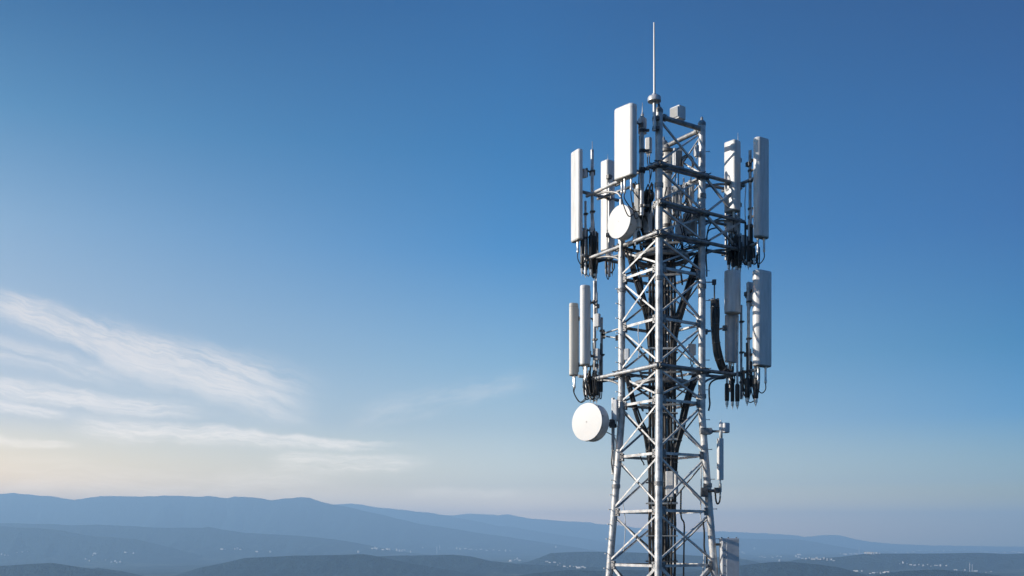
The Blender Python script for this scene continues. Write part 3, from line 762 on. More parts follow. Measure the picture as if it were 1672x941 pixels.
# ------------------------------------------------------------------ radio boxes
def radio(label, x0, x1, y0, y1, Y, depth, yaw, m, fins=True, conn=2, name='radio_unit', cat='radio unit', lead=None, group='radio units'):
    c = P((x0 + x1) / 2, 0, Y); z1 = zpx(y0, Y); z0 = zpx(y1, Y)
    ax, n = local_axes(yaw); w = (x1 - x0) * Y / F
    root = thing(name, label, cat, (c.x, c.y, z0), group)
    base = Vector((c.x, c.y, 0))
    mb = MB().extrude(base, ax, n, rrect(w, depth, 0.025, 3), [(z0, 0.95), (z0 + 0.012, 1), (z1 - 0.012, 1), (z1, 0.95)], False)
    mb.build('housing', m, root)
    if fins:
        mb = MB(); k = max(5, int(w / 0.03))
        for i in range(k):
            t = (i + 0.5) / k - 0.5
            mb.box(base + ax * t * w * 0.86 + n * (depth / 2 + 0.014) + Vector((0, 0, (z0 + z1) / 2)), ax, n, (0, 0, 1), 0.008, 0.04, (z1 - z0) * 0.8)
        mb.build('cooling_fins', m, root)
    mb = MB()
    mb.box(base - n * (depth / 2 + 0.03) + Vector((0, 0, (z0 + z1) / 2)), ax, n, (0, 0, 1), w * 0.5, 0.06, 0.14)
    mb.build('bracket', DARK, root)
    for i in range(conn):
        t = (i + 0.5) / conn - 0.5
        p = base + ax * t * w * 0.7; p.z = z0
        cn = MB().lathe(p, (0, 0, -1), [(0.022, -0.002), (0.022, 0.05), (0.014, 0.055), (0.014, 0.09)], 8).build('connector', METAL, root)
        if lead:
            q = P(*lead)
            q = q + Vector((rnd.uniform(-.06, .06), rnd.uniform(-.06, .06), 0))
            MB().tube(smooth_path([p + Vector((0, 0, -0.06)), p + Vector((0, 0, -0.22)), (p + q) / 2 + Vector((rnd.uniform(-.1, .1), 0, -0.12)), q], 6), 0.012, 6).build('lead', BLACK, cn)
    return root
radio('small white ribbed radio box standing on the top right beam', 1097, 1117, 176, 197, 24.5, 0.24, -50, PALE, True, 0)
radio('grey radio box under the short white antenna at the lower right', 1184, 1204, 515, 592, 25.25, 0.16, 30, GREY, False, 3, lead=(1196, 625, 25.2))
radio('grey ribbed radio box inside the tower just left of the right leg', 1116, 1137, 349, 384, 25.0, 0.2, 10, GREY, True, 3, lead=(1108, 410, 25.0))
radio('slim grey radio box inside the tower right of the nearest leg', 1098, 1112, 305, 352, 24.9, 0.18, -20, GREY, True, 2, lead=(1096, 405, 24.95))
radio('pale radio box behind the tallest white antenna', 1038, 1048, 303, 372, 24.45, 0.16, -40, PALE, True, 2, lead=(1058, 408, 24.7))
radio('dark grey filter box on the pipe beside the tallest white antenna', 1043, 1055, 194, 219, 24.2, 0.14, -30, GREY, False, 1)
radio('grey box standing in for the shaded lower part of the inner antenna, upper right', 1187, 1203, 351, 379, 25.3, 0.14, 25, GREY, False, 3, lead=(1198, 410, 25.3))  # grey box in place of the antenna's lower end, which is only in shade
radio('small grey box on the upper right pipes between the two antennas', 1208, 1219, 385, 412, 25.3, 0.12, 20, GREY, False, 2, lead=(1215, 432, 25.2))
radio('small pale box on a pipe behind the outermost antenna at the lower right', 1220, 1229, 462, 500, 25.2, 0.14, 33, PALE, False, 1)
radio('tall pale radio box hung in the cable run low inside the tower', 1087, 1100, 770, 812, 24.55, 0.14, -12, PALE, False, 2, lead=(1094, 850, 24.75))
radio('narrow grey box hung in the lower left bay of the tower against the left leg', 1002, 1009, 653, 686, 25.0, 0.1, -30, GREY, False, 1)

# cabinet low on the right leg
cab = thing('equipment_cabinet', 'grey steel cabinet hung low on the right leg of the tower', 'cabinet', P(1191, 968, 24.6))
ax, n = local_axes(5); c = P(1190.5, 0, 24.6); base = Vector((c.x, c.y, 0)); z1 = zpx(879, 24.6); z0 = zpx(968, 24.6)
MB().extrude(base, ax, n, rrect(0.42, 0.26, 0.015, 2), [(z0, 0.98), (z0 + 0.01, 1), (z1 - 0.01, 1), (z1, 0.97)], False).build('housing', GREY, cab)
MB().box(base + ax * 0.05 + n * 0.135 + Vector((0, 0, (z0 + z1) / 2)), ax, n, (0, 0, 1), 0.30, 0.02, (z1 - z0) * 0.94).build('door', GREY, cab)
for z in (z0 + 0.2, z1 - 0.15): MB().box(base - ax * 0.26 + Vector((0, 0, z)), ax, n, (0, 0, 1), 0.16, 0.08, 0.06).build('bracket', DARK, cab)
for dx in (-0.18, -0.02, 0.18): MB().lathe(base + ax * dx + Vector((0, 0, z1 - 0.004)), (0, 0, 1), [(0.02, 0), (0.02, 0.02), (0.01, 0.03)], 8).build('lifting_bolt', DARK, cab)
for k in range(7): MB().lathe(base - ax * 0.155 + n * 0.13 + Vector((0, 0, z0 + 0.12 + k * 0.18)), n, [(0.012, 0), (0.012, 0.014)], 6).build('screw', DARK, cab)

# slim antenna with a small box on the lower right
sl = thing('slim_antenna', 'slim white stick antenna on brackets low beside the right leg, small box on its top', 'antenna', P(1176, 822, 24.6))
c = P(1176, 0, 24.6); base = Vector((c.x, c.y, 0)); ax, n = local_axes(25); Yq = 24.6
MB().extrude(base, ax, n, rrect(0.155, 0.1, 0.03, 3), [(zpx(784, Yq), 0.95), (zpx(783, Yq), 1), (zpx(717, Yq), 1), (zpx(716, Yq), 0.9)], False).build('radome', WHITE, sl)
MB().tube([P(1177, 718, Yq), P(1177, 690, Yq)], 0.042, 10).tube([P(1177, 692, Yq), P(1177, 686, Yq)], 0.012, 6).build('top_pipe', PALE, sl)
c2 = P(1184.5, 0, Yq)
MB().extrude(Vector((c2.x, c2.y, 0)), ax, n, rrect(0.17, 0.16, 0.04, 4), [(zpx(707, Yq), 0.85), (zpx(706, Yq), 1), (zpx(692, Yq), 1), (zpx(691, Yq), 0.9)]).build('top_box', GREY, sl)
mb = MB().tube([P(1153, 704.5, 24.75), P(1175, 704.5, Yq)], 0.03, 8); mb.lathe(P(1159, 704.5, 24.7), (1, 0, 0), [(0.03, 0), (0.055, 0.01), (0.055, 0.06), (0.03, 0.07)], 10)
mb.box(P(1152, 704.5, 24.72), (1, 0, 0), (0, 1, 0), (0, 0, 1), 0.26, 0.26, 0.14)
mb.build('bracket', GALV2, sl)
mb = MB().tube([P(1150, 802, 24.6), P(1176, 801, Yq)], 0.036, 8); mb.box(P(1150, 804, 24.6), (1, 0, 0), (0, 1, 0), (0, 0, 1), 0.15, 0.13, 0.22); mb.box(P(1170, 801, Yq), (1, 0, 0), (0, 1, 0), (0, 0, 1), 0.1, 0.12, 0.13)
mb.build('bracket', DARK, sl)
cn = MB().lathe(P(1176, 784, Yq), (0, 0, -1), [(0.02, 0), (0.02, 0.08), (0.036, 0.09), (0.036, 0.28), (0.022, 0.3), (0.022, 0.38)], 10).build('connector', METAL, sl)
MB().tube(smooth_path([P(1176, 810, Yq), P(1175, 819, Yq), P(1171.5, 823, Yq), P(1169, 817, Yq), P(1168, 805, Yq)], 6), 0.02, 8).build('cable_loop', BLACK, cn)

# ------------------------------------------------------------------ lightning rod, whips
lr = thing('lightning_rod', 'tall thin white lightning rod on a round collar at the very top of the tower', 'lightning rod', P(1068.5, 215, 23.9))
Yr = 23.86
MB().tube([P(1068.5, 214, Yr), P(1068.5, 158, Yr)], 0.04, 14).build('pole', GALV, lr)
MB().lathe(P(1068.5, 167, Yr), (0, 0, 1), [(0.05, -0.01), (0.12, 0.0), (0.155, 0.012), (0.155, 0.1), (0.14, 0.125), (0.06, 0.14), (0.05, 0.19), (0.035, 0.2)], 28).build('collar', GALV, lr)
MB().tube([P(1068.5, 157, Yr), P(1068.3, 100, Yr), P(1068, 37, Yr)], [0.027, 0.023, 0.016], 10).build('rod', WHITE, lr)
for py in (194, 210): MB().box(P(1071, py, Yr + 0.03), (1, 0, 0), (0, 1, 0), (0, 0, 1), 0.16, 0.12, 0.07).build('bracket', DARK, lr)

def whip(label, px, y0, ym, y1, Y, r=0.011, rb=0.03):
    root = thing('whip_antenna', label, 'antenna', P(px, y1, Y), 'thin whip antennas')
    MB().tube([P(px, y1, Y), P(px, ym, Y)], rb, 10).lathe(P(px, ym, Y), (0, 0, 1), [(rb, -0.01), (rb * 1.25, 0), (rb * 0.6, 0.05), (0.012, 0.1)], 10).build('base_tube', GALV, root)
    MB().tube([P(px, ym + 1, Y), P(px, y0, Y)], [r, r * 0.6], 6).build('whip', GALV, root)
whip('thin whip antenna on the pipe of the upper left frame beside the slim outer antenna', 967, 231, 262, 300, 26.12, 0.012, 0.026)
whip('thin whip antenna above the inner antenna at the upper right', 1205, 217, 236, 290, 25.5, 0.01, 0.022)
whip('thin whip antenna just right of the tallest white antenna', 1049, 168, 188, 232, 24.2, 0.012, 0.034)
whip('thin whip antenna above the lower left pipes, right of the rounded pair', 974, 440, 480, 520, 26.0, 0.014, 0.03)
whip('short whip antenna at the upper right between the two antennas', 1225, 246, 268, 300, 25.2, 0.012, 0.022)
whip('faint whip antenna above the set back antenna at the upper left', 992.5, 252, 266, 300, 26.8, 0.008, 0.016)

# upright pole beside tallest antenna
pm = thing('mounting_pole', 'grey upright pole carrying the tallest white antenna', 'pole', P(1048, 352, 24.15))
MB().tube([P(1048, 352, 24.15), P(1048, 190, 24.15)], 0.05, 14).build('pole', GALV, pm)
for py in (277, 337, 247, 214):
    mb = MB(); mb.bar(P(1048, py, 24.15), P(1060, py - 1, 24.15), 0.06, 0.05); clamp_at(mb, P(1048, py, 24.15), 0.05); mb.build('clamp', DARK, pm)

# ------------------------------------------------------------------ cables
run = thing('cable_run', 'thick dark run of feeder cables climbing the middle of the tower behind the nearest leg', 'cables', (3.66, 24.9, 0))
cx0, cy0 = P(1081.5, 0, 24.88).x, 24.88
topz, botz = zpx(400, 24.88), 0.3
NCAB = 18
for i in range(NCAB):
    row = i % 2
    x = cx0 - 0.34 + 0.68 * (i + 0.5) / NCAB
    y = cy0 + (0.05 if row else -0.03)
    pts = []
    zt = topz + rnd.uniform(-0.5, 0.25)
    k = 26
    for j in range(k + 1):
        z = zt + (zpx(960) - zt) * j / k
        pts.append((x + rnd.uniform(-1, 1) * 0.009, y + rnd.uniform(-1, 1) * 0.012, z))
    pts.append((x, y, botz))
    MB().tube(pts, rnd.choice((0.019, 0.023, 0.028)), 8).build('cable', rnd.choice((BROWN, BLACK, BROWN)), run)
mb = MB()
for sx in (-0.4, 0.4):
    pass
z = zpx(955)
while z < topz - 0.2:
    w = MB()
    w.box((cx0, cy0 + 0.1, z), (1, 0, 0), (0, 1, 0), (0, 0, 1), 0.78, 0.03, 0.035)
    w.box((cx0, cy0 - 0.075, z), (1, 0, 0), (0, 1, 0), (0, 0, 1), 0.72, 0.012, 0.022 if rnd.random() < .6 else 0.05)
    w.build('cable_hanger', STRAP if rnd.random() < .6 else DARK, run)
    z += rnd.uniform(0.42, 0.8)
# a second pipe-like riser with a pale conduit
MB().tube([P(1104, 806, 24.8), P(1104, 770, 24.8)], 0.05, 12).build('conduit', GALV, run)

def bundle(label, paths, r, m=BLACK, name='cable_bundle', n=5, spread=0.07, straps=True, cat='cables', group=None):
    """several cables that follow one path of (px, py, Y)"""
    p0 = P(*paths[-1])
    root = thing(name, label, cat, p0, group)
    base = [P(*p) for p in paths]
    for i in range(n):
        an = 2 * math.pi * i / n; of = Vector((math.cos(an), math.sin(an) * 0.7, 0)) * spread * (0.5 + 0.6 * rnd.random())
        pts = [b + of * rnd.uniform(0.7, 1.2) + Vector((0, 0, rnd.uniform(-.04, .04))) for b in base]
        MB().tube(smooth_path(pts, 6), r * rnd.uniform(0.8, 1.2), 7).build('cable', m, root)
    if straps:
        for b0, b1 in zip(base[:-1], base[1:]):
            d = (b1 - b0).normalized(); c = (b0 + b1) / 2
            MB().lathe(c - d * 0.012, d, [(spread + r * 0.3, 0), (spread + r * 0.6, 0.002), (spread + r * 0.6, 0.02), (spread + r * 0.3, 0.022)], 12).build('tie_strap', DARK, root)
    return root
bundle('black cable bundle curving in from the right leg below the upper frames', [(1143, 412, 25.1), (1137, 436, 25.0), (1124, 474, 24.95), (1111, 512, 24.9), (1101, 552, 24.9), (1099, 600, 24.9), (1098, 650, 24.9)], 0.03, n=7, spread=0.09)
bundle('black cable bundle curving down through the bay below the lower frames', [(1136, 612, 25.2), (1126, 640, 25.0), (1118, 672, 24.95), (1111, 702, 24.9), (1103, 735, 24.9), (1098, 775, 24.95)], 0.03, n=7, spread=0.085)
bundle('black cable bundle curving in from the left leg below the upper frames', [(1028, 412, 25.0), (1036, 440, 24.95), (1047, 478, 24.9), (1058, 520, 24.9), (1064, 570, 24.9)], 0.028, n=6, spread=0.07)
bundle('black cable bundle curving in from the left leg below the lower frames', [(1024, 615, 25.0), (1032, 650, 24.95), (1042, 684, 24.9), (1054, 712, 24.9), (1063, 760, 24.9)], 0.026, n=5, spread=0.06)
bundle('thick black bundle of cables hanging upright beside the right leg above the lower frame', [(1167, 490, 25.0), (1167, 515, 24.97), (1168, 545, 24.97), (1171, 575, 25.0), (1178, 598, 25.05), (1186, 607, 25.1)], 0.04, n=8, spread=0.085)
ho = thing('cable_hook', 'thin steel hook rod above the thick hanging black bundle', 'hook', P(1166.5, 492, 24.97))
MB().tube([P(1166.5, 493, 24.97), P(1166.5, 459, 24.95)], 0.02, 8).build('rod', GALV2, ho)
MB().tube([P(1157, 490, 24.97), P(1174, 489, 24.97)], 0.02, 8).build('crosspiece', GALV, ho)

# the tangle of jumpers below the tallest antenna
tg = thing('jumper_tangle', 'tangle of black jumper cables under the tallest white antenna', 'cables', P(1060, 410, 24.6))
for i in range(20):
    sx = rnd.uniform(1030, 1066); sy = rnd.uniform(296, 330); sY = rnd.uniform(24.2, 24.7)
    ex = rnd.uniform(1056, 1071); ey = rnd.uniform(395, 440); eY = rnd.uniform(24.6, 24.85)
    mx = rnd.uniform(1044, 1066)
    pts = [P(sx, sy, sY), P((sx + mx) / 2 + rnd.uniform(-3, 3), sy + 22, sY), P(mx, (sy + ey) / 2, (sY + eY) / 2), P((mx + ex) / 2, ey - 25, eY), P(ex, ey, eY)]
    MB().tube(smooth_path(pts, 6), rnd.choice((0.012, 0.016, 0.022)), 6).build('jumper_cable', BLACK, tg)
tr = thing('jumper_tangle', 'tangle of grey and black leads left of the right leg near the top', 'cables', P(1105, 400, 24.9))
for i in range(20):
    sx = rnd.uniform(1088, 1140); sy = rnd.uniform(285, 340); sY = rnd.uniform(24.5, 25.3)
    ex = rnd.uniform(1086, 1135); ey = rnd.uniform(380, 410)
    pts = [P(sx, sy, sY), P(sx + rnd.uniform(-6, 6), sy + 20, sY), P((sx + ex) / 2 + rnd.uniform(-10, 10), (sy + ey) / 2 + 8, (sY + 24.9) / 2), P(ex, ey, 24.9)]
    MB().tube(smooth_path(pts, 6), rnd.choice((0.010, 0.013, 0.018)), 6).build('jumper_cable', rnd.choice((BLACK, BLACK, GREY)), tr)

# rows of sleeved connectors hanging below the antennas
def sleeves(label, items, Y, links=True):
    x = sum(i[0] for i in items) / len(items)
    root = thing('hanging_connectors', label, 'connectors', P(x, max(i[3] for i in items), Y), 'sleeved connectors below the antennas')
    prev = None
    for px, ytop, ya, yb, r, dY in items:
        r *= 1.3
        Yq = Y + dY
        a, b = P(px, ya, Yq), P(px, yb, Yq)
        sv = MB().lathe(a, (0, 0, -1), [(r * 0.6, 0), (r, 0.03), (r * 1.04, (a - b).length * 0.5), (r, (a - b).length - 0.14), (r * 0.85, (a - b).length - 0.12)], 10).build('cable_sleeve', BLACK, root)
        e = b + Vector((0, 0, 0.12))
        MB().lathe(e, (0, 0, -1), [(r * 0.72, -0.01), (r * 0.72, 0.09), (r * 0.5, 0.1), (r * 0.5, 0.14), (r * 0.2, 0.145), (r * 0.2, 0.19)], 8).build('connector', METAL, sv)
        MB().tube([a + Vector((0, 0, -0.02)), P(px + rnd.uniform(-1, 1), (ytop + ya) / 2, Yq), P(px + rnd.uniform(-1.5, 1.5), ytop, Yq)], r * 0.5, 8).build('conduit', rnd.choice((GALV, BLACK, GREY)), sv)
        if prev is not None and links:
            m = (prev + e) / 2 - Vector((0, 0, 0.10 + 0.08 * rnd.random()))
            MB().tube(smooth_path([prev + Vector((0, 0, -0.03)), m, e + Vector((0, 0, -0.03))], 6), 0.013, 6).build('link_cable', BLACK, sv)
        prev = e
    return root
sleeves('black sleeved connectors hanging below the upper left frame', [(950, 372, 383, 446, 0.03, 0), (956, 365, 374, 449, 0.048, 0.05), (965, 372, 384, 448, 0.05, -0.1), (972, 378, 386, 455, 0.045, -0.05), (969, 350, 384, 452, 0.04, 0.15)], 26.1)
sleeves('black sleeved connectors hanging below the antenna set back at the upper left', [(989, 405, 424, 447, 0.018, 0), (995, 405, 422, 442, 0.02, 0.05), (1000, 405, 420, 448, 0.016, 0.0)], 26.5)
sleeves('black sleeved connectors below the inner antenna at the upper right', [(1190, 378, 404, 441, 0.036, 0.0), (1196, 380, 396, 443, 0.03, 0.1), (1202, 375, 384, 443, 0.04, 0.05), (1208, 390, 412, 446, 0.034, -0.05)], 25.3)
sleeves('black sleeved connectors below the outermost antenna at the upper right', [(1217, 300, 362, 432, 0.02, 0.05), (1222, 360, 402, 436, 0.035, -0.05), (1226, 340, 366, 430, 0.042, 0.0), (1231, 395, 405, 430, 0.032, -0.1)], 25.1)
sleeves('black sleeved connectors below the rounded pair at the lower left', [(953, 598, 622, 642, 0.022, 0), (958, 600, 612, 648, 0.03, 0.05), (964, 598, 616, 652, 0.036, 0), (969, 560, 620, 655, 0.034, 0.1), (974, 600, 612, 654, 0.04, -0.05), (979, 580, 618, 648, 0.032, 0.05), (981.5, 545, 560, 632, 0.022, 0.15)], 25.9)
sleeves('black sleeved connectors below the grey radio box at the lower right', [(1187, 596, 626, 663, 0.042, 0), (1196, 598, 618, 664, 0.036, 0.1), (1204, 515, 627, 664, 0.044, -0.1)], 25.2, False)
sleeves('black sleeved connectors below the outermost antenna at the lower right', [(1220, 560, 617, 658, 0.046, 0), (1226, 570, 590, 640, 0.03, 0.1), (1234, 598, 617, 659, 0.05, -0.1), (1213, 600, 612, 648, 0.02, 0.1)], 25.0)

# single leads on the legs
def lead(label, pts, r=0.014, m=BLACK):
    p = [P(*q) for q in pts]
    o = MB().tube(smooth_path(p, 6), r, 7).build('lead_cable', m, None, p[-1]); tag(o, label, 'cable')
lead('black lead looping from the upper frame down beside the right leg', [(1170, 372, 25.1), (1158, 376, 25.0), (1154, 388, 24.95), (1154, 402, 24.95), (1153, 420, 24.95), (1154, 440, 24.95), (1154, 452, 24.95)], 0.018)
lead('black lead looping from the lower frame down beside the right leg', [(1183, 618, 25.1), (1168, 620, 25.0), (1159, 628, 24.95), (1158, 645, 24.95), (1159, 660, 24.95), (1157, 671, 24.95)], 0.022)
lead('black lead hanging down outside the left leg below the large dish', [(1001, 772, 25.0), (998.5, 756, 25.0), (999, 745, 25.0), (1000, 735, 25.0)], 0.018)
lead('thin grey lead hanging inside the right leg in the lower bays', [(1144, 742, 24.9), (1145, 790, 24.9), (1144, 845, 24.9), (1149, 858, 24.9), (1150, 900, 24.9), (1147, 941, 24.9)], 0.014, GREY)
lead('black lead running down the lower right bay to the cabinet', [(1112, 800, 24.9), (1112, 842, 24.9), (1117, 855, 24.9), (1117, 880, 24.9), (1116, 945, 24.9)], 0.02)
lead('black lead down the right leg beside the cabinet', [(1148, 852, 24.75), (1150, 870, 24.72), (1150, 895, 24.7), (1154, 912, 24.7), (1153, 950, 24.7)], 0.022)
lead('thin grey lead hanging inside the left leg in the lower bays', [(1017, 820, 25.0), (1021, 850, 25.0), (1020, 880, 25.0), (1018, 900, 25.0)], 0.010, GREY)
lead('thin black lead hanging from the beam in the left lower bay', [(1045, 740, 24.6), (1047, 750, 24.6), (1050, 755, 24.6), (1052, 760, 24.6)], 0.016)
lead('thin grey lead hanging in the middle left bay above the lower frame', [(1043, 528, 24.6), (1042, 545, 24.6), (1044, 565, 24.6), (1042, 585, 24.6)], 0.010, GREY)
lead('black cable swinging in an arc under the upper right frame', [(1195, 352, 25.2), (1172, 358, 25.1), (1160, 366, 25.0), (1155, 380, 24.95), (1154.5, 398, 24.95)], 0.016)
lead('black lead climbing the upright pole beside the tallest white antenna', [(1044, 222, 24.25), (1045, 260, 24.25), (1043, 300, 24.25), (1046, 340, 24.3), (1052, 390, 24.5)], 0.014)

radio('small grey coupler box on the lower left pipes, the upper one', 971, 980, 513, 534, 25.95, 0.12, -30, GREY, False, 1)
radio('small grey coupler box on the lower left pipes, the lower one', 969, 979, 570, 588, 25.9, 0.12, -30, GREY, False, 2, lead=(972, 612, 25.9))
radio('small grey coupler box on the upper left pipes', 949, 958, 277, 290, 26.05, 0.12, -40, GREY, False, 0)

# stub mast with a flanged head inside the top of the tower
sm_ = thing('stub_mast', 'pale stub mast with a dark flanged head inside the top of the tower', 'mast', P(1089, 402, 25.3))
MB().tube([P(1089, 402, 25.3), P(1089, 246, 25.3)], 0.115, 18).build('tube', STRAP, sm_)
MB().lathe(P(1089, 246, 25.3), (0, 0, 1), [(0.12, -0.06), (0.17, -0.05), (0.17, 0.01), (0.12, 0.02), (0.09, 0.06), (0.05, 0.07), (0.05, 0.13), (0.03, 0.16)], 18).build('flange', DARK, sm_)
MB().tube([P(1079, 252, 25.25), P(1102, 252, 25.25)], 0.03, 8).build('crosspiece', DARK, sm_)
for py in (285, 330, 372): MB().lathe(P(1089, py, 25.3), (0, 0, 1), [(0.118, 0), (0.14, 0.004), (0.14, 0.07), (0.118, 0.074)], 18).build('band_clamp', DARK, sm_)

def coil(label, px, py, Y, r, k):
    root = thing('cable_coil', label, 'cable coil', P(px, py + 12, Y))
    for i in range(k):
        c = P(px + rnd.uniform(-2, 2), py + rnd.uniform(-2, 2), Y + rnd.uniform(-.04, .04)); t = rnd.uniform(-.5, .5)
        a = Vector((math.cos(t), math.sin(t), 0)); rr = r * rnd.uniform(0.85, 1.1)
        MB().tube([c + a * rr * math.cos(q) + Vector((0, 0, rr * 1.25 * math.sin(q))) for q in [2 * math.pi * j / 22 for j in range(23)]], 0.011, 6, False).build('loop', BLACK, root)
coil('black cable coil hung inside the top of the tower left of the right leg', 1122, 268, 25.0, 0.15, 5)
coil('black cable coil hung beside the pale stub mast', 1108, 312, 25.0, 0.13, 4)
coil('black cable coil hung left of the nearest leg below the tallest antenna', 1058, 320, 24.5, 0.12, 4)

# ------------------------------------------------------------------ far-off town in the valley
YS = np.arange(3600.0, 31000.0, 30.0)
def ground_hit(px, py):
    xs = (px - CX) * YS / F; zs = ZC + (HY - py) * YS / F
    h = terrain(xs, YS) >= zs
    i = np.argmax(h) if h.any() else None
    if i is None or i == 0: return None
    y = float(YS[i]); return Vector(((px - CX) * y / F, y, float(terrain(np.array([(px - CX) * y / F]), np.array([y]))[0])))
HOUSE = noisy('pale_render', (0.26, 0.255, 0.24), (0.5, 0.49, 0.47), 0.05, 0.7)
def house_mesh(name, w, d, h, roof):
    mb = MB()
    vs = [(-w / 2, -d / 2, -8), (w / 2, -d / 2, -8), (w / 2, d / 2, -8), (-w / 2, d / 2, -8), (-w / 2, -d / 2, h), (w / 2, -d / 2, h), (w / 2, d / 2, h), (-w / 2, d / 2, h), (-w / 2, 0, h + roof), (w / 2, 0, h + roof)]
    mb.add(vs, [(0, 3, 2, 1), (0, 1, 5, 4), (2, 3, 7, 6), (1, 2, 6, 9, 5), (3, 0, 4, 8, 7), (4, 5, 9, 8), (6, 7, 8, 9)])
    o = mb.build(name, HOUSE); me = o.data; bpy.data.objects.remove(o); return me
HM = [house_mesh('far_building', w, d, h, r) for w, d, h, r in ((34, 22, 12, 5), (60, 26, 14, 3), (26, 24, 26, 0.5), (95, 36, 13, 4))]
rt = random.Random(5)
TOWN = [
    ('tiny pale building of the small town low at the left, nearest the left edge', 'buildings at the left edge of the valley', [(3, 907), (8, 908), (14, 908), (28, 904), (36, 903), (45, 902)], 0.8),
    ('tiny pale building of the village below the left mountain slopes', 'village below the left mountains', [(155, 906), (152, 908), (140, 914), (147, 917), (172, 916), (182, 919), (188, 918), (192, 920), (198, 919), (206, 905), (218, 905)], 1.0),
    ('tiny pale building at the foot of the long middle ridge', 'buildings below the middle ridge', [(364, 898), (367, 899), (384, 898), (388, 898), (392, 899), (420, 902), (441, 903)], 0.9),
    ('tiny bright building of the white cluster left of the two thin smokestacks', 'white cluster in the middle of the valley', [(608, 897), (612, 896), (615, 898), (626, 899), (632, 898), (637, 899), (649, 900), (653, 901), (657, 901), (661, 900), (671, 903), (585, 903)], 1.1),
    ('tiny pale long shed on the flat plain right of the two thin smokestacks', 'sheds on the middle plain', [(746, 897), (752, 898), (760, 897), (768, 898), (778, 899), (786, 898), (795, 900), (806, 899), (816, 900), (826, 901), (833, 900), (908, 895), (690, 896)], 0.8),
    ('tiny pale building of the scattered village left of the tower foot', 'village left of the tower', [(834, 917), (840, 915), (845, 914), (849, 916), (893, 919), (898, 920), (905, 921), (911, 925), (915, 922), (922, 927), (926, 928), (931, 927), (936, 928), (940, 927), (945, 929), (951, 928), (956, 930)], 0.9),
    ('tiny pale building of the village just right of the cabinet', 'village right of the cabinet', [(1206, 904), (1212, 903), (1216, 904), (1231, 898), (1240, 910), (1244, 910), (1248, 911), (1262, 911), (1270, 909), (1275, 910), (1273, 917)], 0.9),
    ('tiny pale building of the larger town on the right side of the valley', 'town on the right of the valley', [(1300, 910), (1305, 911), (1306, 907), (1311, 913), (1317, 914), (1322, 913), (1328, 915), (1333, 913), (1339, 916), (1345, 915), (1351, 917), (1357, 916), (1362, 917), (1372, 905), (1380, 906), (1388, 905)], 1.0),
    ('tiny bright building around the single smokestack right of the tower', 'works around the single smokestack', [(1391, 906), (1395, 905), (1399, 906), (1407, 905), (1411, 904), (1418, 905), (1427, 906), (1432, 905), (1436, 906)], 1.2),
    ('tiny pale shed in the long line on the far plain at the right', 'sheds on the right plain', [(1448, 900), (1456, 902), (1464, 903), (1472, 902), (1482, 903), (1492, 902), (1502, 900), (1512, 900), (1521, 901), (1531, 899), (1541, 901), (1553, 900), (1566, 900), (1575, 899), (1610, 902), (1626, 903), (1640, 903), (1655, 902), (1666, 903)], 0.8),
    ('tiny pale building of the village in front of the low wooded hill at the right', 'village at the right front', [(1469, 922), (1475, 921), (1481, 923), (1487, 924), (1494, 925), (1501, 924), (1508, 925), (1514, 924), (1521, 926), (1528, 925), (1536, 926), (1545, 926), (1560, 932), (1575, 933), (1592, 934), (1610, 936), (1618, 935)], 0.8),
    ('tiny pale building at the bottom edge right of the cabinet', 'buildings at the bottom edge', [(1398, 935), (1407, 934), (1421, 938), (1427, 937), (1432, 936), (1438, 938), (1444, 937), (1449, 936)], 0.8),
]
for label, grp, pts, sc in TOWN:
    for px, py in pts:
        g = ground_hit(px + rt.uniform(-.8, .8), py)
        if g is None: continue
        o = bpy.data.objects.new('far_building', rt.choice(HM)); col.objects.link(o)
        k = sc * 0.72 * rt.uniform(0.6, 1.25) * max(0.55, min(1.7, g.y / 13000))
        o.location = (g.x, g.y, g.z + 5); o.scale = (k, k, k * rt.uniform(0.8, 1.3)); o.rotation_euler = (0, 0, math.radians(rt.uniform(-62, -18)))
        tag(o, label, 'building', grp)

def stack(label, px, y0, y1, wpx, m):
    g = ground_hit(px, y1)
    if g is None: return
    h = (y1 - y0) * g.y / F; r = wpx * g.y / F / 2
    root = thing('smokestack', label, 'smokestack', (g.x, g.y, g.z))
    MB().lathe((g.x, g.y, g.z - 5), (0, 0, 1), [(r * 1.25, 0), (r, h * 0.5), (r * 0.8, h + 5)], 14).build('shaft', m, root)
    MB().lathe((g.x, g.y, g.z + h), (0, 0, 1), [(r * 0.82, -h * 0.04), (r * 0.95, -h * 0.03), (r * 0.95, 0), (r * 0.6, 1)], 14).build('rim', m, root)
stack('pale thin smokestack in the middle of the valley, taller of the pair', 713.5, 893, 904, 1.5, HOUSE)
stack('faint thin smokestack in the middle of the valley, shorter and farther one of the pair', 718, 890, 898, 1.2, HOUSE)
stack('single thin smokestack above the works right of the tower', 1403, 894, 905, 1.4, HOUSE)
stack('tall thin smokestack standing by itself on the far plain at the right', 1602, 888, 902, 1.4, HOUSE)
stack('thin smokestack on the near right of the valley, left one of the twin pair', 1583.5, 919, 934, 1.3, HOUSE)
stack('thin smokestack on the near right of the valley, right one of the twin pair', 1587.5, 922, 934, 1.2, HOUSE)

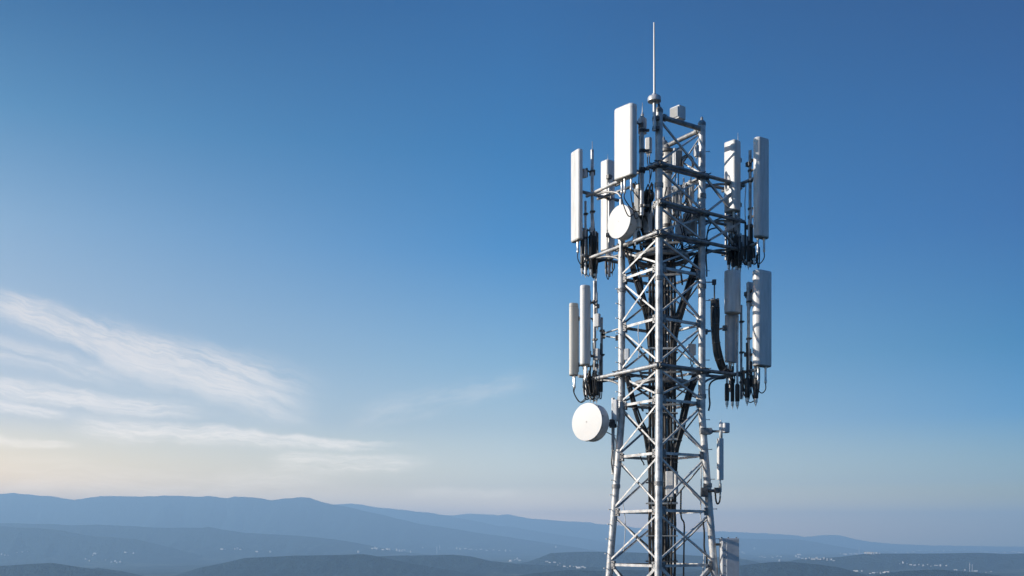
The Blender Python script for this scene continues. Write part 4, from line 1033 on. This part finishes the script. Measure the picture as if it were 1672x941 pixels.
# loose loops of jumper cable under the antennas, more radio boxes in the tower head
def loops(label, n_, x0, x1, t0, t1, b0, b1, Y):
    root = thing('jumper_loops', label, 'cables', P((x0 + x1) / 2, b1, Y), 'loops of jumper cable below the antennas')
    for i in range(n_):
        xa = rnd.uniform(x0, x1); xb = min(x1, max(x0, xa + rnd.choice((-1, 1)) * rnd.uniform(5, 16)))
        ya, yb2 = rnd.uniform(t0, t1), rnd.uniform(t0, t1); yb = rnd.uniform(b0, b1); Ya = Y + rnd.uniform(-.15, .15); Yb = Y + rnd.uniform(-.15, .15)
        MB().tube(smooth_path([P(xa, ya, Ya), P(xa, (ya + yb) / 2, Ya), P(xa * .8 + xb * .2, yb - 3, Ya), P((xa + xb) / 2, yb, (Ya + Yb) / 2), P(xb * .8 + xa * .2, yb - 3, Yb), P(xb, (yb2 + yb) / 2, Yb), P(xb, yb2, Yb)], 5), rnd.choice((0.013, 0.016, 0.02)), 6).build('jumper_cable', BLACK, root)
loops('loops of black jumper cable under the outermost antenna at the upper right', 9, 1206, 1240, 385, 405, 420, 438, 25.1)
loops('loops of black jumper cable under the inner antenna at the upper right', 6, 1186, 1210, 375, 395, 415, 436, 25.3)
loops('loops of black jumper cable under the upper left frame', 8, 950, 976, 375, 400, 425, 452, 26.05)
loops('loops of black jumper cable under the rounded pair at the lower left', 10, 953, 983, 605, 622, 638, 655, 25.9)
loops('loops of black jumper cable under the lower right antennas', 6, 1212, 1240, 600, 620, 634, 650, 25.05)
loops('loops of black jumper cable behind the small dish', 10, 1034, 1068, 330, 360, 380, 410, 24.75)
radio('grey radio box inside the tower head under the top right beam', 1098, 1113, 244, 276, 25.2, 0.16, 15, GREY, True, 2, lead=(1108, 330, 25.1))
radio('pale radio box inside the tower head left of the right leg', 1119, 1133, 300, 331, 25.1, 0.16, -25, PALE, True, 3, lead=(1112, 372, 25.0))
radio('small grey radio box between the pale stub mast and the right leg', 1103, 1114, 358, 384, 24.8, 0.14, 5, GREY, False, 2, lead=(1100, 420, 24.9))
radio('grey radio box left of the nearest leg above the floor grating', 1052, 1064, 345, 381, 24.55, 0.14, -35, GREY, True, 2, lead=(1062, 420, 24.7))
radio('small dark box on the left side of the tower head beside the pole', 1054, 1064, 226, 250, 24.4, 0.12, -30, GREY, False, 2, lead=(1058, 300, 24.5))
radio('small grey box clamped to the right leg near the top', 1134, 1141, 238, 256, 24.6, 0.1, 20, GREY, False, 1)
radio('small grey box clamped inside the left leg above the lower frame', 1020, 1028, 570, 588, 25.0, 0.1, -20, GREY, False, 1)
radio('small grey box clamped inside the right leg above the lower frame', 1124, 1136, 562, 580, 25.0, 0.1, 20, GREY, False, 2, lead=(1128, 606, 25.0))
radio('small grey box on the beam at the upper left corner of the small dish', 1034, 1041, 377, 395, 24.5, 0.1, -30, PALE, False, 1)

bundle('thick black cable bundle dropping behind the small dish to the floor grating', [(1038, 302, 24.45), (1044, 330, 24.5), (1050, 358, 24.55), (1057, 385, 24.65), (1063, 412, 24.75)], 0.026, n=8, spread=0.075)
bundle('black cable bundle hanging left of the nearest leg behind the upright pole', [(1056, 312, 24.5), (1058, 340, 24.5), (1058, 368, 24.55), (1062, 398, 24.65), (1066, 425, 24.8)], 0.024, n=6, spread=0.06)
